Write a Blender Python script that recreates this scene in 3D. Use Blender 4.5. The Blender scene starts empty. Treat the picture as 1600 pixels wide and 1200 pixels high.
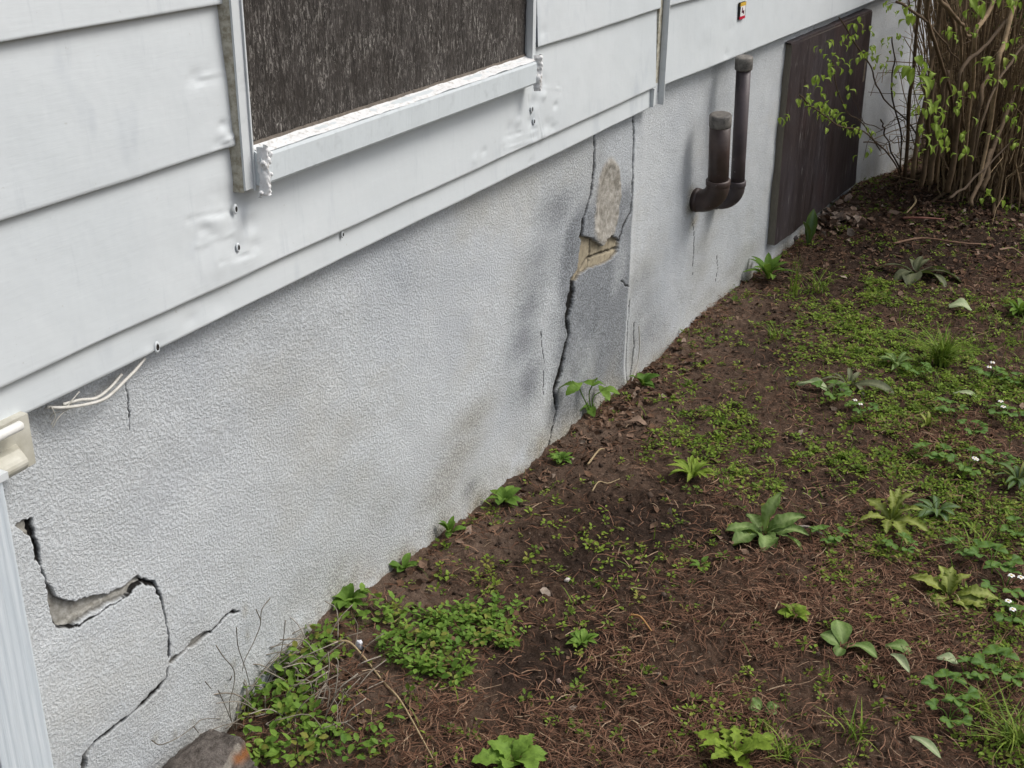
import bpy, math
import numpy as np
from mathutils import Matrix, Vector
rng = np.random.default_rng(11)
SC = bpy.context.scene
COL = SC.collection
PI = math.pi

# ------------------------------------------------------------------ camera
FPX = 1932.0
def _n(v): return v / np.linalg.norm(v)
def _ray(x, y): return np.array([(x - 800.) / FPX, -(y - 600.) / FPX, -1.])
_X = _n(_ray(1900, -265)); _Z = -_n(_ray(740, 4840)); _Z = _n(_Z - _X * (_X @ _Z)); _Y = np.cross(_Z, _X)
RM = np.array([_X, _Y, _Z])                 # world = RM @ cam
CAMZ = 1.52
cam = bpy.data.cameras.new("camera"); camo = bpy.data.objects.new("camera", cam); COL.objects.link(camo)
cam.sensor_width = 36; cam.lens = FPX / 1600 * 36; cam.clip_start = .05; cam.clip_end = 500
M4 = Matrix([[*RM[0], 0], [*RM[1], 0], [*RM[2], CAMZ], [0, 0, 0, 1]])
camo.matrix_world = M4
SC.camera = camo

# ------------------------------------------------------------------ sky, sun, exposure
world = bpy.data.worlds.new("World"); SC.world = world; world.use_nodes = True
wn = world.node_tree; wn.nodes.clear()
SUN_EL, SUN_AZ = math.radians(52), math.radians(-58)    # azimuth of the light, from +x
sky = wn.nodes.new("ShaderNodeTexSky"); sky.sky_type = 'NISHITA'; sky.sun_disc = False
sky.sun_elevation = SUN_EL; sky.sun_rotation = math.radians(90) - SUN_AZ
sky.air_density = 1.0; sky.dust_density = 4.0
hs = wn.nodes.new("ShaderNodeHueSaturation"); hs.inputs['Saturation'].default_value = .58
bg = wn.nodes.new("ShaderNodeBackground"); bg.inputs[1].default_value = .13
wo = wn.nodes.new("ShaderNodeOutputWorld")
wn.links.new(sky.outputs[0], hs.inputs['Color']); wn.links.new(hs.outputs[0], bg.inputs[0]); wn.links.new(bg.outputs[0], wo.inputs[0])
sun = bpy.data.lights.new("sun", 'SUN'); suno = bpy.data.objects.new("sun", sun); COL.objects.link(suno)
sun.energy = 1.7; sun.angle = math.radians(24); sun.color = (1, .97, .93)
sd = Vector((math.cos(SUN_EL) * math.cos(SUN_AZ), math.cos(SUN_EL) * math.sin(SUN_AZ), math.sin(SUN_EL)))
suno.rotation_euler = sd.to_track_quat('Z', 'Y').to_euler()
SC.view_settings.view_transform = 'Standard'; SC.view_settings.look = 'None'
SC.view_settings.exposure = 0.36; SC.view_settings.gamma = 1
SC.render.engine = 'CYCLES'
SC.cycles.max_bounces = 6; SC.cycles.diffuse_bounces = 4; SC.cycles.transmission_bounces = 4; SC.cycles.transparent_max_bounces = 6

# ------------------------------------------------------------------ geometry of the place
D = 1.25                                    # wall plane, metres from the lens
UC, TH = 2.69 * D, math.radians(2.6)        # where the wall turns slightly
def wp(u, z, o=0.):
    """point on the house wall: u along it, z world height, o outwards from the siding plane"""
    u, z, o = np.broadcast_arrays(np.asarray(u, float), np.asarray(z, float), np.asarray(o, float))
    k = np.maximum(u - UC, 0); b = u > UC
    x = np.where(b, UC + k * math.cos(TH), u) - np.where(b, math.sin(TH), 0) * o
    y = D - k * math.sin(TH) - np.where(b, math.cos(TH), 1) * o
    return np.stack([x, y, z], -1)
def wr(px, py): return RM @ _ray(px, py)
def onwall(px, py, o=0.):
    """pixel of the photograph -> (u, z) on the wall at offset o"""
    r = wr(px, py); t = (D - o) / r[1]; x = t * r[0]
    if x > UC:
        nx, ny = -math.sin(TH), -math.cos(TH)
        t = (nx * UC + ny * D + o) / (nx * r[0] + ny * r[1])
        x = t * r[0]; y = t * r[1]
        u = UC + (x - o * nx - UC) * math.cos(TH) - (y - o * ny - D) * math.sin(TH)
        return u, t * r[2] + CAMZ
    return x, t * r[2] + CAMZ
def onwalls(pts, o=0.): return np.array([onwall(a, b, o) for a, b in pts])
def plane_y(px, py, y):
    r = wr(px, py); t = y / r[1]; return np.array([t * r[0], y, t * r[2] + CAMZ])
def plane_x(px, py, x):
    r = wr(px, py); t = x / r[0]; return np.array([x, t * r[1], t * r[2] + CAMZ])
def project(P):
    P = np.asarray(P, float); q = (P - [0, 0, CAMZ]) @ RM
    w = np.where(q[..., 2] < -.05, -q[..., 2], np.nan)
    return q[..., 0] / w * FPX + 800, -q[..., 1] / w * FPX + 600

# ------------------------------------------------------------------ numpy noise
def _h(ix, iy, s):
    n = (ix.astype(np.int64) * 374761393 + iy.astype(np.int64) * 668265263 + s * 1442695041) & 0x7fffffff
    n = ((n ^ (n >> 13)) * 1274126177) & 0x7fffffff
    return ((n ^ (n >> 16)) & 0xffff) / 65535.
def vn(x, y, s=0):
    x, y = np.broadcast_arrays(np.asarray(x, float), np.asarray(y, float))
    ix, iy = np.floor(x), np.floor(y); fx, fy = x - ix, y - iy
    fx = fx * fx * (3 - 2 * fx); fy = fy * fy * (3 - 2 * fy)
    a, b, c, d = _h(ix, iy, s), _h(ix + 1, iy, s), _h(ix, iy + 1, s), _h(ix + 1, iy + 1, s)
    return (a + (b - a) * fx) * (1 - fy) + (c + (d - c) * fx) * fy - .5
def fbm(x, y, s=0, o=4, g=.5):
    r = 0; a = 1.
    for i in range(o):
        r = r + a * vn(x * 2 ** i + 17.3 * i, y * 2 ** i - 9.1 * i, s + i); a *= g
    return r
def sst(a, b, x):
    t = np.clip((x - a) / (b - a), 0, 1); return t * t * (3 - 2 * t)

# ------------------------------------------------------------------ ground height
STO = -.038                                   # stucco face lies 3 cm behind the siding face
ZB = -1.22 * D + CAMZ
_gp = [(300, 1195), (380, 1110), (440, 1040), (500, 965), (560, 925), (620, 890), (690, 832), (770, 775), (850, 702), (900, 655), (1010, 575), (1075, 510), (1130, 462), (1180, 430), (1260, 362), (1330, 298), (1400, 268)]
_gw = onwalls(_gp, STO)
def gz(x, y):
    x = np.asarray(x, float); y = np.asarray(y, float)
    pr = np.interp(x, _gw[:, 0], _gw[:, 1] + .004)
    yw = D - STO - np.maximum(x - UC, 0) * math.tan(TH)
    s = np.maximum(yw - y, 0)
    z = ZB + (pr - ZB) * np.exp(-s / .28)
    z = z + .020 * fbm(x * 1.7, y * 1.7, 5, 3) * np.clip(s / .1, 0, 1)
    bx = np.exp(-(((x - 5.85) / .42) ** 2 + ((y - .72) / .4) ** 2)); z = z + .05 * bx
    near = np.exp(-np.maximum(0, np.abs(x - 3.4) - 3.4) / .8)
    return z + near * (.013 * fbm(x * 14, y * 14, 31, 4, .55) + .012 * np.maximum(0, fbm(x * 50, y * 50, 41, 3, .6)))
def onground(px, py):
    r = wr(px, py); z = ZB
    for _ in range(6):
        t = (z - CAMZ) / r[2]; z = float(gz(t * r[0], t * r[1]))
    return np.array([t * r[0], t * r[1], z])

# ------------------------------------------------------------------ mesh helpers
def raw(name, V, F, mat=None, parent=None, smooth=True, attrs=None, sides=None):
    """V (n,3); F (m,k) uniform faces"""
    V = np.ascontiguousarray(V, np.float32).reshape(-1, 3); F = np.ascontiguousarray(F, np.int32)
    me = bpy.data.meshes.new(name); k = F.shape[1]
    me.vertices.add(len(V)); me.vertices.foreach_set('co', V.ravel())
    me.loops.add(F.size); me.loops.foreach_set('vertex_index', F.ravel())
    me.polygons.add(len(F)); me.polygons.foreach_set('loop_start', np.arange(0, F.size, k, dtype=np.int32))
    me.update(calc_edges=True); me.validate()
    me.polygons.foreach_set('use_smooth', np.full(len(me.polygons), smooth)); me.update()
    for n, a in (attrs or {}).items():
        a = np.asarray(a, np.float32)
        if a.ndim == 1: me.attributes.new(n, 'FLOAT', 'POINT').data.foreach_set('value', a)
        else: me.attributes.new(n, 'FLOAT_COLOR', 'POINT').data.foreach_set('color', a.ravel())
    if mat: me.materials.append(mat)
    o = bpy.data.objects.new(name, me); COL.objects.link(o)
    if parent: o.parent = parent
    return o
def empty(name, loc=(0, 0, 0)):
    o = bpy.data.objects.new(name, None); COL.objects.link(o); o.location = loc; o.empty_display_size = .05
    return o
def tag(o, label=None, cat=None, group=None, kind=None):
    if label: o['label'] = label
    if cat: o['category'] = cat
    if group: o['group'] = group
    if kind: o['kind'] = kind
    return o
class MB:
    def __init__(s): s.v = []; s.f = []; s.t = []; s.r = []; s.n = 0
    def add(s, V, F, t=None, rib=None):
        V = np.asarray(V, float).reshape(-1, 3)
        for f in F: s.f.append([int(i) + s.n for i in f])
        s.v.append(V); s.r.append(np.zeros(len(V)) if rib is None else np.asarray(rib, float)); s.t.append(np.zeros(len(V)) if t is None else np.broadcast_to(np.asarray(t, float), (len(V),))); s.n += len(V)
        return s
    def box(s, c, sz, R=None):
        V = np.array([[x, y, z] for x in (-.5, .5) for y in (-.5, .5) for z in (-.5, .5)]) * sz
        if R is not None: V = V @ np.asarray(R).T
        return s.add(V + c, [(0, 1, 3, 2), (4, 6, 7, 5), (0, 4, 5, 1), (2, 3, 7, 6), (0, 2, 6, 4), (1, 5, 7, 3)])
    def wbox(s, u0, u1, z0, z1, o0, o1, du=.05):
        """a bar on the wall, from u0..u1, z0..z1, offsets o0..o1"""
        n = max(2, int((u1 - u0) / du) + 1); us = np.linspace(u0, u1, n); V = []
        for u in us: V += [wp(u, z0, o0), wp(u, z1, o0), wp(u, z1, o1), wp(u, z0, o1)]
        F = [(0, 1, 2, 3)]
        for i in range(n - 1):
            a = 4 * i
            for j in range(4): F.append((a + j, a + (j + 1) % 4 if 1 else 0, a + 4 + (j + 1) % 4, a + 4 + j))
        F.append((4 * n - 1, 4 * n - 2, 4 * n - 3, 4 * n - 4))
        return s.add(np.array(V), F)
    def tube(s, P, r, k=8, t=None, cap=True, lump=0., seed=0):
        P = np.asarray(P, float); n = len(P); r = np.broadcast_to(np.asarray(r, float), (n,)).copy()
        T = np.gradient(P, axis=0); T /= np.linalg.norm(T, axis=1)[:, None] + 1e-12
        a = np.array([0, 0, 1.]) if abs(T[0, 2]) < .9 else np.array([1., 0, 0])
        N = np.cross(T[0], a); N /= np.linalg.norm(N); V = []
        for i in range(n):
            N = N - T[i] * (N @ T[i]); N /= np.linalg.norm(N) + 1e-12; B = np.cross(T[i], N)
            for j in range(k):
                an = 2 * PI * j / k; rr = r[i] * (1 + lump * (vn(i * .37 + seed * 3.1, j * .9, seed)) * 2)
                V.append(P[i] + rr * (math.cos(an) * N + math.sin(an) * B))
        F = [(i * k + j, i * k + (j + 1) % k, (i + 1) * k + (j + 1) % k, (i + 1) * k + j) for i in range(n - 1) for j in range(k)]
        if cap: F += [tuple(range(k))[::-1], tuple((n - 1) * k + j for j in range(k))]
        return s.add(V, F, t)
    def grid(s, G, t=None):
        G = np.asarray(G, float); a, b = G.shape[:2]
        F = [(i * b + j, i * b + j + 1, (i + 1) * b + j + 1, (i + 1) * b + j) for i in range(a - 1) for j in range(b - 1)]
        return s.add(G.reshape(-1, 3), F, t)
    def build(s, name, mat, parent=None, smooth=True):
        me = bpy.data.meshes.new(name); V = np.concatenate(s.v)
        me.from_pydata(V.tolist(), [], s.f); me.materials.append(mat)
        me.attributes.new('tint', 'FLOAT', 'POINT').data.foreach_set('value', np.concatenate(s.t).astype(np.float32))
        me.attributes.new('rib', 'FLOAT', 'POINT').data.foreach_set('value', np.concatenate(s.r).astype(np.float32))
        me.polygons.foreach_set('use_smooth', np.full(len(me.polygons), smooth)); me.update()
        o = bpy.data.objects.new(name, me); COL.objects.link(o)
        if parent: o.parent = parent; o.matrix_parent_inverse = parent.matrix_basis.inverted() if parent.type != 'EMPTY' or any(parent.location) else Matrix()
        return o
def bez(P, n=24):
    """smooth curve through points (Catmull-Rom)"""
    P = np.asarray(P, float); Q = np.vstack([2 * P[0] - P[1], P, 2 * P[-1] - P[-2]]); out = []
    m = len(P) - 1; per = max(2, n // m)
    for i in range(m):
        p0, p1, p2, p3 = Q[i:i + 4]
        for t in np.linspace(0, 1, per, endpoint=False):
            out.append(.5 * ((2 * p1) + (p2 - p0) * t + (2 * p0 - 5 * p1 + 4 * p2 - p3) * t * t + (3 * p1 - p0 - 3 * p2 + p3) * t ** 3))
    out.append(P[-1]); return np.array(out)
def rotz(a): c, s = math.cos(a), math.sin(a); return np.array([[c, -s, 0], [s, c, 0], [0, 0, 1.]])
def roty(a): c, s = math.cos(a), math.sin(a); return np.array([[c, 0, s], [0, 1, 0], [-s, 0, c]])
def rotx(a): c, s = math.cos(a), math.sin(a); return np.array([[1, 0, 0], [0, c, -s], [0, s, c]])
def inst(TV, TF, pos, yaw, pitch, roll, sc, sz=None):
    """copies of a template as arrays"""
    N = len(pos); TV = np.asarray(TV, float); TF = np.asarray(TF)
    cy, sy, cp, sp, cr, sr = np.cos(yaw), np.sin(yaw), np.cos(pitch), np.sin(pitch), np.cos(roll), np.sin(roll)
    R = np.empty((N, 3, 3))
    R[:, 0, 0] = cy * cp; R[:, 0, 1] = cy * sp * sr - sy * cr; R[:, 0, 2] = cy * sp * cr + sy * sr
    R[:, 1, 0] = sy * cp; R[:, 1, 1] = sy * sp * sr + cy * cr; R[:, 1, 2] = sy * sp * cr - cy * sr
    R[:, 2, 0] = -sp; R[:, 2, 1] = cp * sr; R[:, 2, 2] = cp * cr
    V = np.einsum('nij,vj->nvi', R, TV) * np.asarray(sc)[:, None, None] + np.asarray(pos)[:, None, :]
    F = TF[None] + (np.arange(N) * len(TV))[:, None, None]
    return V.reshape(-1, 3), F.reshape(-1, TF.shape[1])
def cat_inst(parts):
    Vs, Fs, Ts, n = [], [], [], 0
    for V, F, t in parts:
        Vs.append(V); Fs.append(F + n); n += len(V); Ts.append(t)
    return np.concatenate(Vs), np.concatenate(Fs), np.concatenate(Ts)

# ------------------------------------------------------------------ material helper
class NM:
    def __init__(s, name, rough=.8, spec=.3):
        s.m = bpy.data.materials.new(name); s.m.use_nodes = True; s.t = s.m.node_tree; s.N = s.t.nodes; s.L = s.t.links
        s.b = s.N['Principled BSDF']; s.b.inputs['Roughness'].default_value = rough; s.b.inputs['Specular IOR Level'].default_value = spec
        s.co = s.N.new('ShaderNodeTexCoord')
    def put(s, sock, v):
        if hasattr(v, 'is_linked') or isinstance(v, bpy.types.NodeSocket): s.L.new(v, sock)
        elif isinstance(v, (tuple, list)): sock.default_value = (*v, 1) if len(v) == 3 and len(sock.default_value) == 4 else v
        else: sock.default_value = v
    def map(s, scale=(1, 1, 1), rot=(0, 0, 0)):
        n = s.N.new('ShaderNodeMapping'); n.inputs['Scale'].default_value = scale; n.inputs['Rotation'].default_value = rot
        s.L.new(s.co.outputs['Object'], n.inputs[0]); return n.outputs[0]
    def noise(s, scale, detail=4, rough=.55, vec=None, dist=0.):
        n = s.N.new('ShaderNodeTexNoise'); n.inputs['Scale'].default_value = scale; n.inputs['Detail'].default_value = detail
        n.inputs['Roughness'].default_value = rough; n.inputs['Distortion'].default_value = dist
        s.L.new(vec or s.co.outputs['Object'], n.inputs['Vector']); return n.outputs['Fac']
    def vor(s, scale, vec=None, feature='F1', out='Distance', rand=1.):
        n = s.N.new('ShaderNodeTexVoronoi'); n.feature = feature; n.inputs['Scale'].default_value = scale; n.inputs['Randomness'].default_value = rand
        s.L.new(vec or s.co.outputs['Object'], n.inputs['Vector']); return n.outputs[out]
    def ramp(s, v, stops, mode='LINEAR'):
        n = s.N.new('ShaderNodeValToRGB'); n.color_ramp.interpolation = mode; e = n.color_ramp.elements
        while len(e) < len(stops): e.new(.5)
        for i, (p, c) in enumerate(stops):
            e[i].position = p; e[i].color = (c, c, c, 1) if isinstance(c, (int, float)) else (*c, 1)
        s.put(n.inputs[0], v); return n.outputs[0]
    def mix(s, f, a, b, mode='MIX'):
        n = s.N.new('ShaderNodeMix'); n.data_type = 'RGBA'; n.blend_type = mode
        s.put(n.inputs[0], f); s.put(n.inputs[6], a); s.put(n.inputs[7], b); return n.outputs[2]
    def math(s, op, a, b=0.):
        n = s.N.new('ShaderNodeMath'); n.operation = op; s.put(n.inputs[0], a); s.put(n.inputs[1], b); return n.outputs[0]
    def attr(s, name, out='Fac'):
        n = s.N.new('ShaderNodeAttribute'); n.attribute_name = name; return n.outputs[out]
    def sep(s, c):
        n = s.N.new('ShaderNodeSeparateColor'); s.L.new(c, n.inputs[0]); return n.outputs
    def bump(s, h, dist, strength=1., prev=None):
        n = s.N.new('ShaderNodeBump'); n.inputs['Distance'].default_value = dist; n.inputs['Strength'].default_value = strength
        s.put(n.inputs['Height'], h)
        if prev: s.L.new(prev, n.inputs['Normal'])
        return n.outputs[0]
    def out(s, color=None, normal=None, rough=None):
        if color is not None: s.put(s.b.inputs['Base Color'], color)
        if normal is not None: s.L.new(normal, s.b.inputs['Normal'])
        if rough is not None: s.put(s.b.inputs['Roughness'], rough)
        return s.m

def m_siding():
    s = NM('painted_aluminium_siding', .42, .4)
    c = s.mix(s.ramp(s.noise(2.2, 5, .6), [(.35, 0), (.7, 1)]), (.58, .62, .635), (.635, .67, .68))
    c = s.mix(s.ramp(s.noise(7, 5, .7, s.map((6, 6, .7))), [(.58, 0), (.78, .5)]), c, (.43, .47, .50)); c = s.mix(s.ramp(s.noise(4, 3, .6, s.map((2.2, 2.2, 1))), [(.60, 0), (.70, .5)]), c, (.46, .50, .535))        # faint runs
    c = s.mix(s.ramp(s.noise(90, 3, .6), [(.70, 0), (.78, .5)]), c, (.36, .35, .30))                           # specks
    d = s.attr('dirt_shade'); c = s.mix(d, c, (.27, .26, .20))  # painted shade under the laps, plus edge dirt
    g = s.noise(260, 3, .6, s.map((.10, .10, 1)))
    n = s.bump(g, .0006, .35); n = s.bump(s.noise(9, 3), .006, .35, n)
    return s.out(c, n, s.ramp(s.noise(14, 4), [(.3, .36), (.7, .55)]))
def m_trim(col=(.60, .63, .635)):
    s = NM('white_trim_paint', .5, .35)
    c = s.mix(s.ramp(s.noise(40, 4, .6), [(.55, 0), (.75, .5)]), col, tuple(x * .72 for x in col))
    return s.out(c, s.bump(s.noise(35, 4), .002, .4))
def m_caulk():
    s = NM('flaking_caulk', .7, .3)
    c = s.mix(s.ramp(s.noise(90, 4, .7), [(.52, 0), (.68, .8)]), (.70, .71, .71), (.42, .40, .36))
    return s.out(c, s.bump(s.noise(110, 4), .002, .6))
def m_gap():
    s = NM('weathered_sealant', .85, .2)
    c = s.mix(s.ramp(s.noise(70, 4, .7), [(.4, 0), (.65, 1)]), (.54, .52, .43), (.30, .27, .20))
    return s.out(c, s.bump(s.noise(120, 4), .002, .7))
def m_stucco():
    s = NM('painted_stucco', .9, .15)
    a = s.sep(s.attr('ma', 'Color')); b = s.sep(s.attr('mb', 'Color'))
    w = s.noise(205, 3, .62, None, .1); w2 = s.noise(420, 2, .5)
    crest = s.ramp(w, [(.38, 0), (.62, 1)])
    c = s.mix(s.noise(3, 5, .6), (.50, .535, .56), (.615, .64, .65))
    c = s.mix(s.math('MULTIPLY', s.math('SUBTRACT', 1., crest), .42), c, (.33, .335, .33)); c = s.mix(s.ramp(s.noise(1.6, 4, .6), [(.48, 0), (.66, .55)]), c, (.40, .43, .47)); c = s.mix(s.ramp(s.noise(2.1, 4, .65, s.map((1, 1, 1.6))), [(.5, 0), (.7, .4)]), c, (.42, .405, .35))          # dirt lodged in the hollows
    c = s.mix(s.ramp(s.noise(60, 4, .7), [(.66, 0), (.76, .6)]), c, (.22, .22, .2))
    c = s.mix(a[2], c, s.mix(crest, (.15, .16, .17), (.31, .33, .35)))                         # greyer areas
    c = s.mix(b[0], c, s.mix(crest, (.19, .175, .14), (.40, .385, .33)))                         # soil splash, algae, and painted shade below the siding
    c = s.mix(b[1], c, s.mix(s.ramp(s.noise(45, 5, .7), [(.35, 0), (.65, 1)]), (.20, .185, .155), (.42, .40, .36)))              # smoothed mortar
    c = s.mix(a[1], c, s.mix(s.ramp(s.noise(110, 4, .7), [(.35, 0), (.7, 1)]), (.20, .19, .165), (.37, .365, .335)))  # base coat
    c = s.mix(b[2], c, s.mix(s.ramp(s.noise(60, 5, .7), [(.3, 0), (.7, 1)]), (.22, .185, .13), (.42, .37, .27)))   # stone behind
    c = s.mix(a[0], c, (.012, .011, .010))
    amp = s.math('SUBTRACT', 1., s.math('MAXIMUM', s.math('MAXIMUM', a[1], a[0]), s.math('MAXIMUM', b[2], s.math('MULTIPLY', b[1], .6))))
    h = s.math('MULTIPLY', s.math('ADD', crest, s.math('MULTIPLY', w2, .5)), s.math('ADD', s.math('MULTIPLY', amp, .9), .1))
    n = s.bump(h, .0018, .75); n = s.bump(s.noise(22, 3), .004, .5, n)
    return s.out(c, n)
def m_plywood_dark():
    s = NM('weathered_dark_plywood', .75, .25)
    v = s.noise(30, 6, .75, s.map((5, 5, .8))); v2 = s.noise(34, 5, .7, s.map((3.2, 3.2, .55)), .3)
    c = s.mix(s.ramp(v, [(.3, 0), (.7, 1)]), (.017, .014, .012), (.105, .093, .083))
    c = s.mix(s.math('MULTIPLY', s.ramp(s.noise(60, 5, .85, s.map((3.0, 3.0, .8)), 1.2), [(.53, 0), (.585, .95)]), s.ramp(s.noise(16, 4, .7), [(.38, .15), (.6, 1)])), c, (.46, .43, .39)); c = s.mix(s.ramp(s.noise(9, 4, .7), [(.4, 0), (.7, .55)]), c, (.035, .028, .022))
    n = s.bump(v, .005, .8); n = s.bump(s.noise(70, 5, .75, s.map((2, 2, .5)), .8), .008, .9, n)
    return s.out(c, n)
def m_hatch():
    s = NM('stained_plywood_panel', .5, .35)
    v = s.noise(10, 6, .65, s.map((4, 4, .3)))
    c = s.mix(s.ramp(v, [(.32, 0), (.68, 1)]), (.022, .015, .014), (.050, .036, .034))
    c = s.mix(s.ramp(s.noise(2.6, 4, .6), [(.42, 0), (.7, .6)]), c, (.060, .055, .064)); c = s.mix(s.ramp(s.noise(3.1, 4, .6, s.map((2.2, 2.2, .5))), [(.45, 0), (.7, .6)]), c, (.016, .012, .013)); c = s.mix(s.ramp(s.noise(1.9, 3, .6, s.map((1, 1, .7))), [(.5, 0), (.6, .6)]), c, (.060, .038, .036))
    c = s.mix(s.ramp(s.noise(26, 5, .7, s.map((2.5, 2.5, .4))), [(.60, 0), (.68, .6)]), c, (.26, .24, .23))
    return s.out(c, s.bump(v, .003, .6), s.ramp(v, [(.3, .4), (.7, .7)]))
def m_woodedge():
    s = NM('weathered_wood_edge', .85, .2)
    c = s.mix(s.noise(60, 5, .7, s.map((6, 6, .5))), (.10, .088, .07), (.30, .27, .22)); return s.out(c, s.bump(s.noise(60, 5, .7, s.map((6, 6, .5))), .003))
def m_pipe(c0=(.045, .030, .026), c1=(.085, .058, .05)):
    s = NM('brown_painted_pipe', .42, .45)
    c = s.mix(s.ramp(s.noise(14, 5, .6), [(.35, 0), (.7, 1)]), c0, c1)
    c = s.mix(s.ramp(s.noise(55, 3, .6), [(.70, 0), (.74, .8)]), c, (.33, .31, .29))
    return s.out(c, s.bump(s.noise(90, 4), .001, .5), s.ramp(s.noise(20, 3), [(.3, .33), (.7, .6)]))
def m_pipecap():
    s = NM('grey_worn_cap', .6, .4)
    c = s.mix(s.ramp(s.noise(40, 5, .7), [(.35, 0), (.65, 1)]), (.07, .065, .06), (.20, .185, .165)); return s.out(c, s.bump(s.noise(70, 4), .002, .6))
def m_flat(name, c0, c1, rough=.7, sc=30, bump=.002, spec=.3):
    s = NM(name, rough, spec); return s.out(s.mix(s.ramp(s.noise(sc, 5, .65), [(.3, 0), (.7, 1)]), c0, c1), s.bump(s.noise(sc * 2.5, 4), bump, .7))
def m_soil():
    s = NM('damp_garden_soil', .95, .1)
    a = s.sep(s.attr('ma', 'Color'))
    n1 = s.noise(38, 7, .8); n2 = s.noise(260, 4, .7)
    c = s.mix(s.ramp(n1, [(.34, 0), (.66, 1)]), (.016, .010, .007), (.120, .074, .050))
    dry = s.mix(s.ramp(n2, [(.3, 0), (.7, 1)]), (.095, .064, .046), (.23, .165, .125))
    c = s.mix(s.math('MULTIPLY', a[0], s.ramp(s.noise(18, 4, .7), [(.3, .35), (.6, 1)])), c, dry)
    c = s.mix(s.ramp(s.noise(190, 3, .6), [(.60, 0), (.68, .8)]), c, (.19, .145, .11))
    c = s.mix(s.math('MULTIPLY', a[1], .62), c, (.012, .009, .008))
    h = s.math('ADD', n1, s.math('MULTIPLY', n2, .45))
    n = s.bump(h, .010, .9)
    return s.out(c, n)
def m_leaf(name, lo, hi, yellow=(.25, .22, .05), trans=.25, rib=None, rough=.5):
    s = NM(name, rough + .12, .2)
    t = s.attr('tint')
    c = s.mix(s.ramp(t, [(0, 0), (.8, 1)]), lo, hi)
    c = s.mix(s.ramp(t, [(.88, 0), (1, .8)]), c, yellow)
    c = s.mix(s.ramp(s.noise(90, 4, .7), [(.42, 0), (.7, .55)]), c, tuple(x * .55 for x in lo))
    if rib: c = s.mix(s.attr('rib'), c, rib)
    tr = s.N.new('ShaderNodeBsdfTranslucent'); s.put(tr.inputs[0], s.mix(.5, c, (.25, .38, .05)))
    mx = s.N.new('ShaderNodeMixShader'); mx.inputs[0].default_value = trans
    s.put(s.b.inputs['Base Color'], c); s.L.new(s.bump(s.noise(110, 4), .0025, .6), s.b.inputs['Normal'])
    s.L.new(s.b.outputs[0], mx.inputs[1]); s.L.new(tr.outputs[0], mx.inputs[2]); s.L.new(mx.outputs[0], s.N['Material Output'].inputs[0])
    return s.m
def m_tint(name, stops, rough=.85, sc=150, spec=.15):
    s = NM(name, rough, spec); c = s.ramp(s.attr('tint'), stops)
    c = s.mix(s.ramp(s.noise(sc, 3), [(.35, 0), (.75, .5)]), c, (.03, .022, .016)); return s.out(c)

SID = m_siding(); TRIM = m_trim(); CAULK = m_caulk(); GAP = m_gap(); STU = m_stucco(); PLY = m_plywood_dark(); HAT = m_hatch(); WEDGE = m_woodedge()
PIPE = m_pipe(); PIPE2 = m_pipe((.05, .04, .043), (.09, .07, .072)); PCAP = m_pipecap(); SOIL = m_soil()
DARK = m_flat('hole_shade', (.012, .011, .01), (.02, .018, .016)); CREAM = m_flat('aged_cream_plastic', (.36, .345, .28), (.58, .57, .50), .5, 14, .0012)
CABLE = m_flat('grimy_white_cable', (.42, .41, .36), (.62, .61, .57), .5, 60, .0005)
G_SMALL = m_leaf('small_weed_leaf', (.075, .13, .014), (.235, .335, .042), trans=.3)
G_CHICK = m_leaf('bright_seedling_leaf', (.065, .15, .02), (.19, .31, .05), trans=.3)
G_BROAD = m_leaf('broad_weed_leaf', (.075, .135, .028), (.15, .23, .06), trans=.2, rib=(.27, .36, .14))
G_YEL = m_leaf('yellowing_weed_leaf', (.11, .15, .018), (.22, .25, .035), (.33, .24, .05), trans=.2, rib=(.34, .38, .12))
G_DARK = m_leaf('dark_weed_leaf', (.045, .085, .018), (.085, .14, .03), trans=.12, rib=(.12, .18, .10))
G_GREY = m_leaf('wilted_weed_leaf', (.075, .085, .045), (.12, .13, .07), trans=.12, rib=(.17, .18, .10))
G_LIME = m_leaf('young_shrub_leaf', (.13, .20, .02), (.24, .33, .05), trans=.35, rib=(.30, .40, .08))
G_BERRY = m_leaf('strawberry_leaf', (.055, .12, .018), (.13, .225, .035), trans=.2, rib=(.11, .20, .06))
G_GRASS = m_leaf('grass_blade', (.06, .12, .015), (.20, .28, .035), (.25, .2, .08), trans=.2)
G_PALE = m_leaf('pale_fallen_leaf', (.24, .31, .15), (.34, .40, .22), trans=.15, rib=(.42, .46, .28))
THATCH = m_tint('dead_grass_thatch', [(0, (.040, .020, .013)), (.4, (.145, .070, .042)), (.75, (.27, .155, .098)), (1, (.46, .36, .24))])
LITTER = m_tint('dead_leaf_litter', [(0, (.045, .028, .018)), (.5, (.135, .075, .045)), (.85, (.24, .165, .12)), (1, (.40, .33, .27))])
CANE = m_tint('shrub_bark', [(0, (.05, .034, .02)), (.5, (.18, .125, .072)), (1, (.42, .31, .18))], .8, 60)
WHITE = m_flat('white_petal', (.72, .72, .68), (.80, .80, .78), .6, 60); YELLOW = m_flat('yellow_flower_centre', (.5, .36, .05), (.6, .45, .08))

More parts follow.
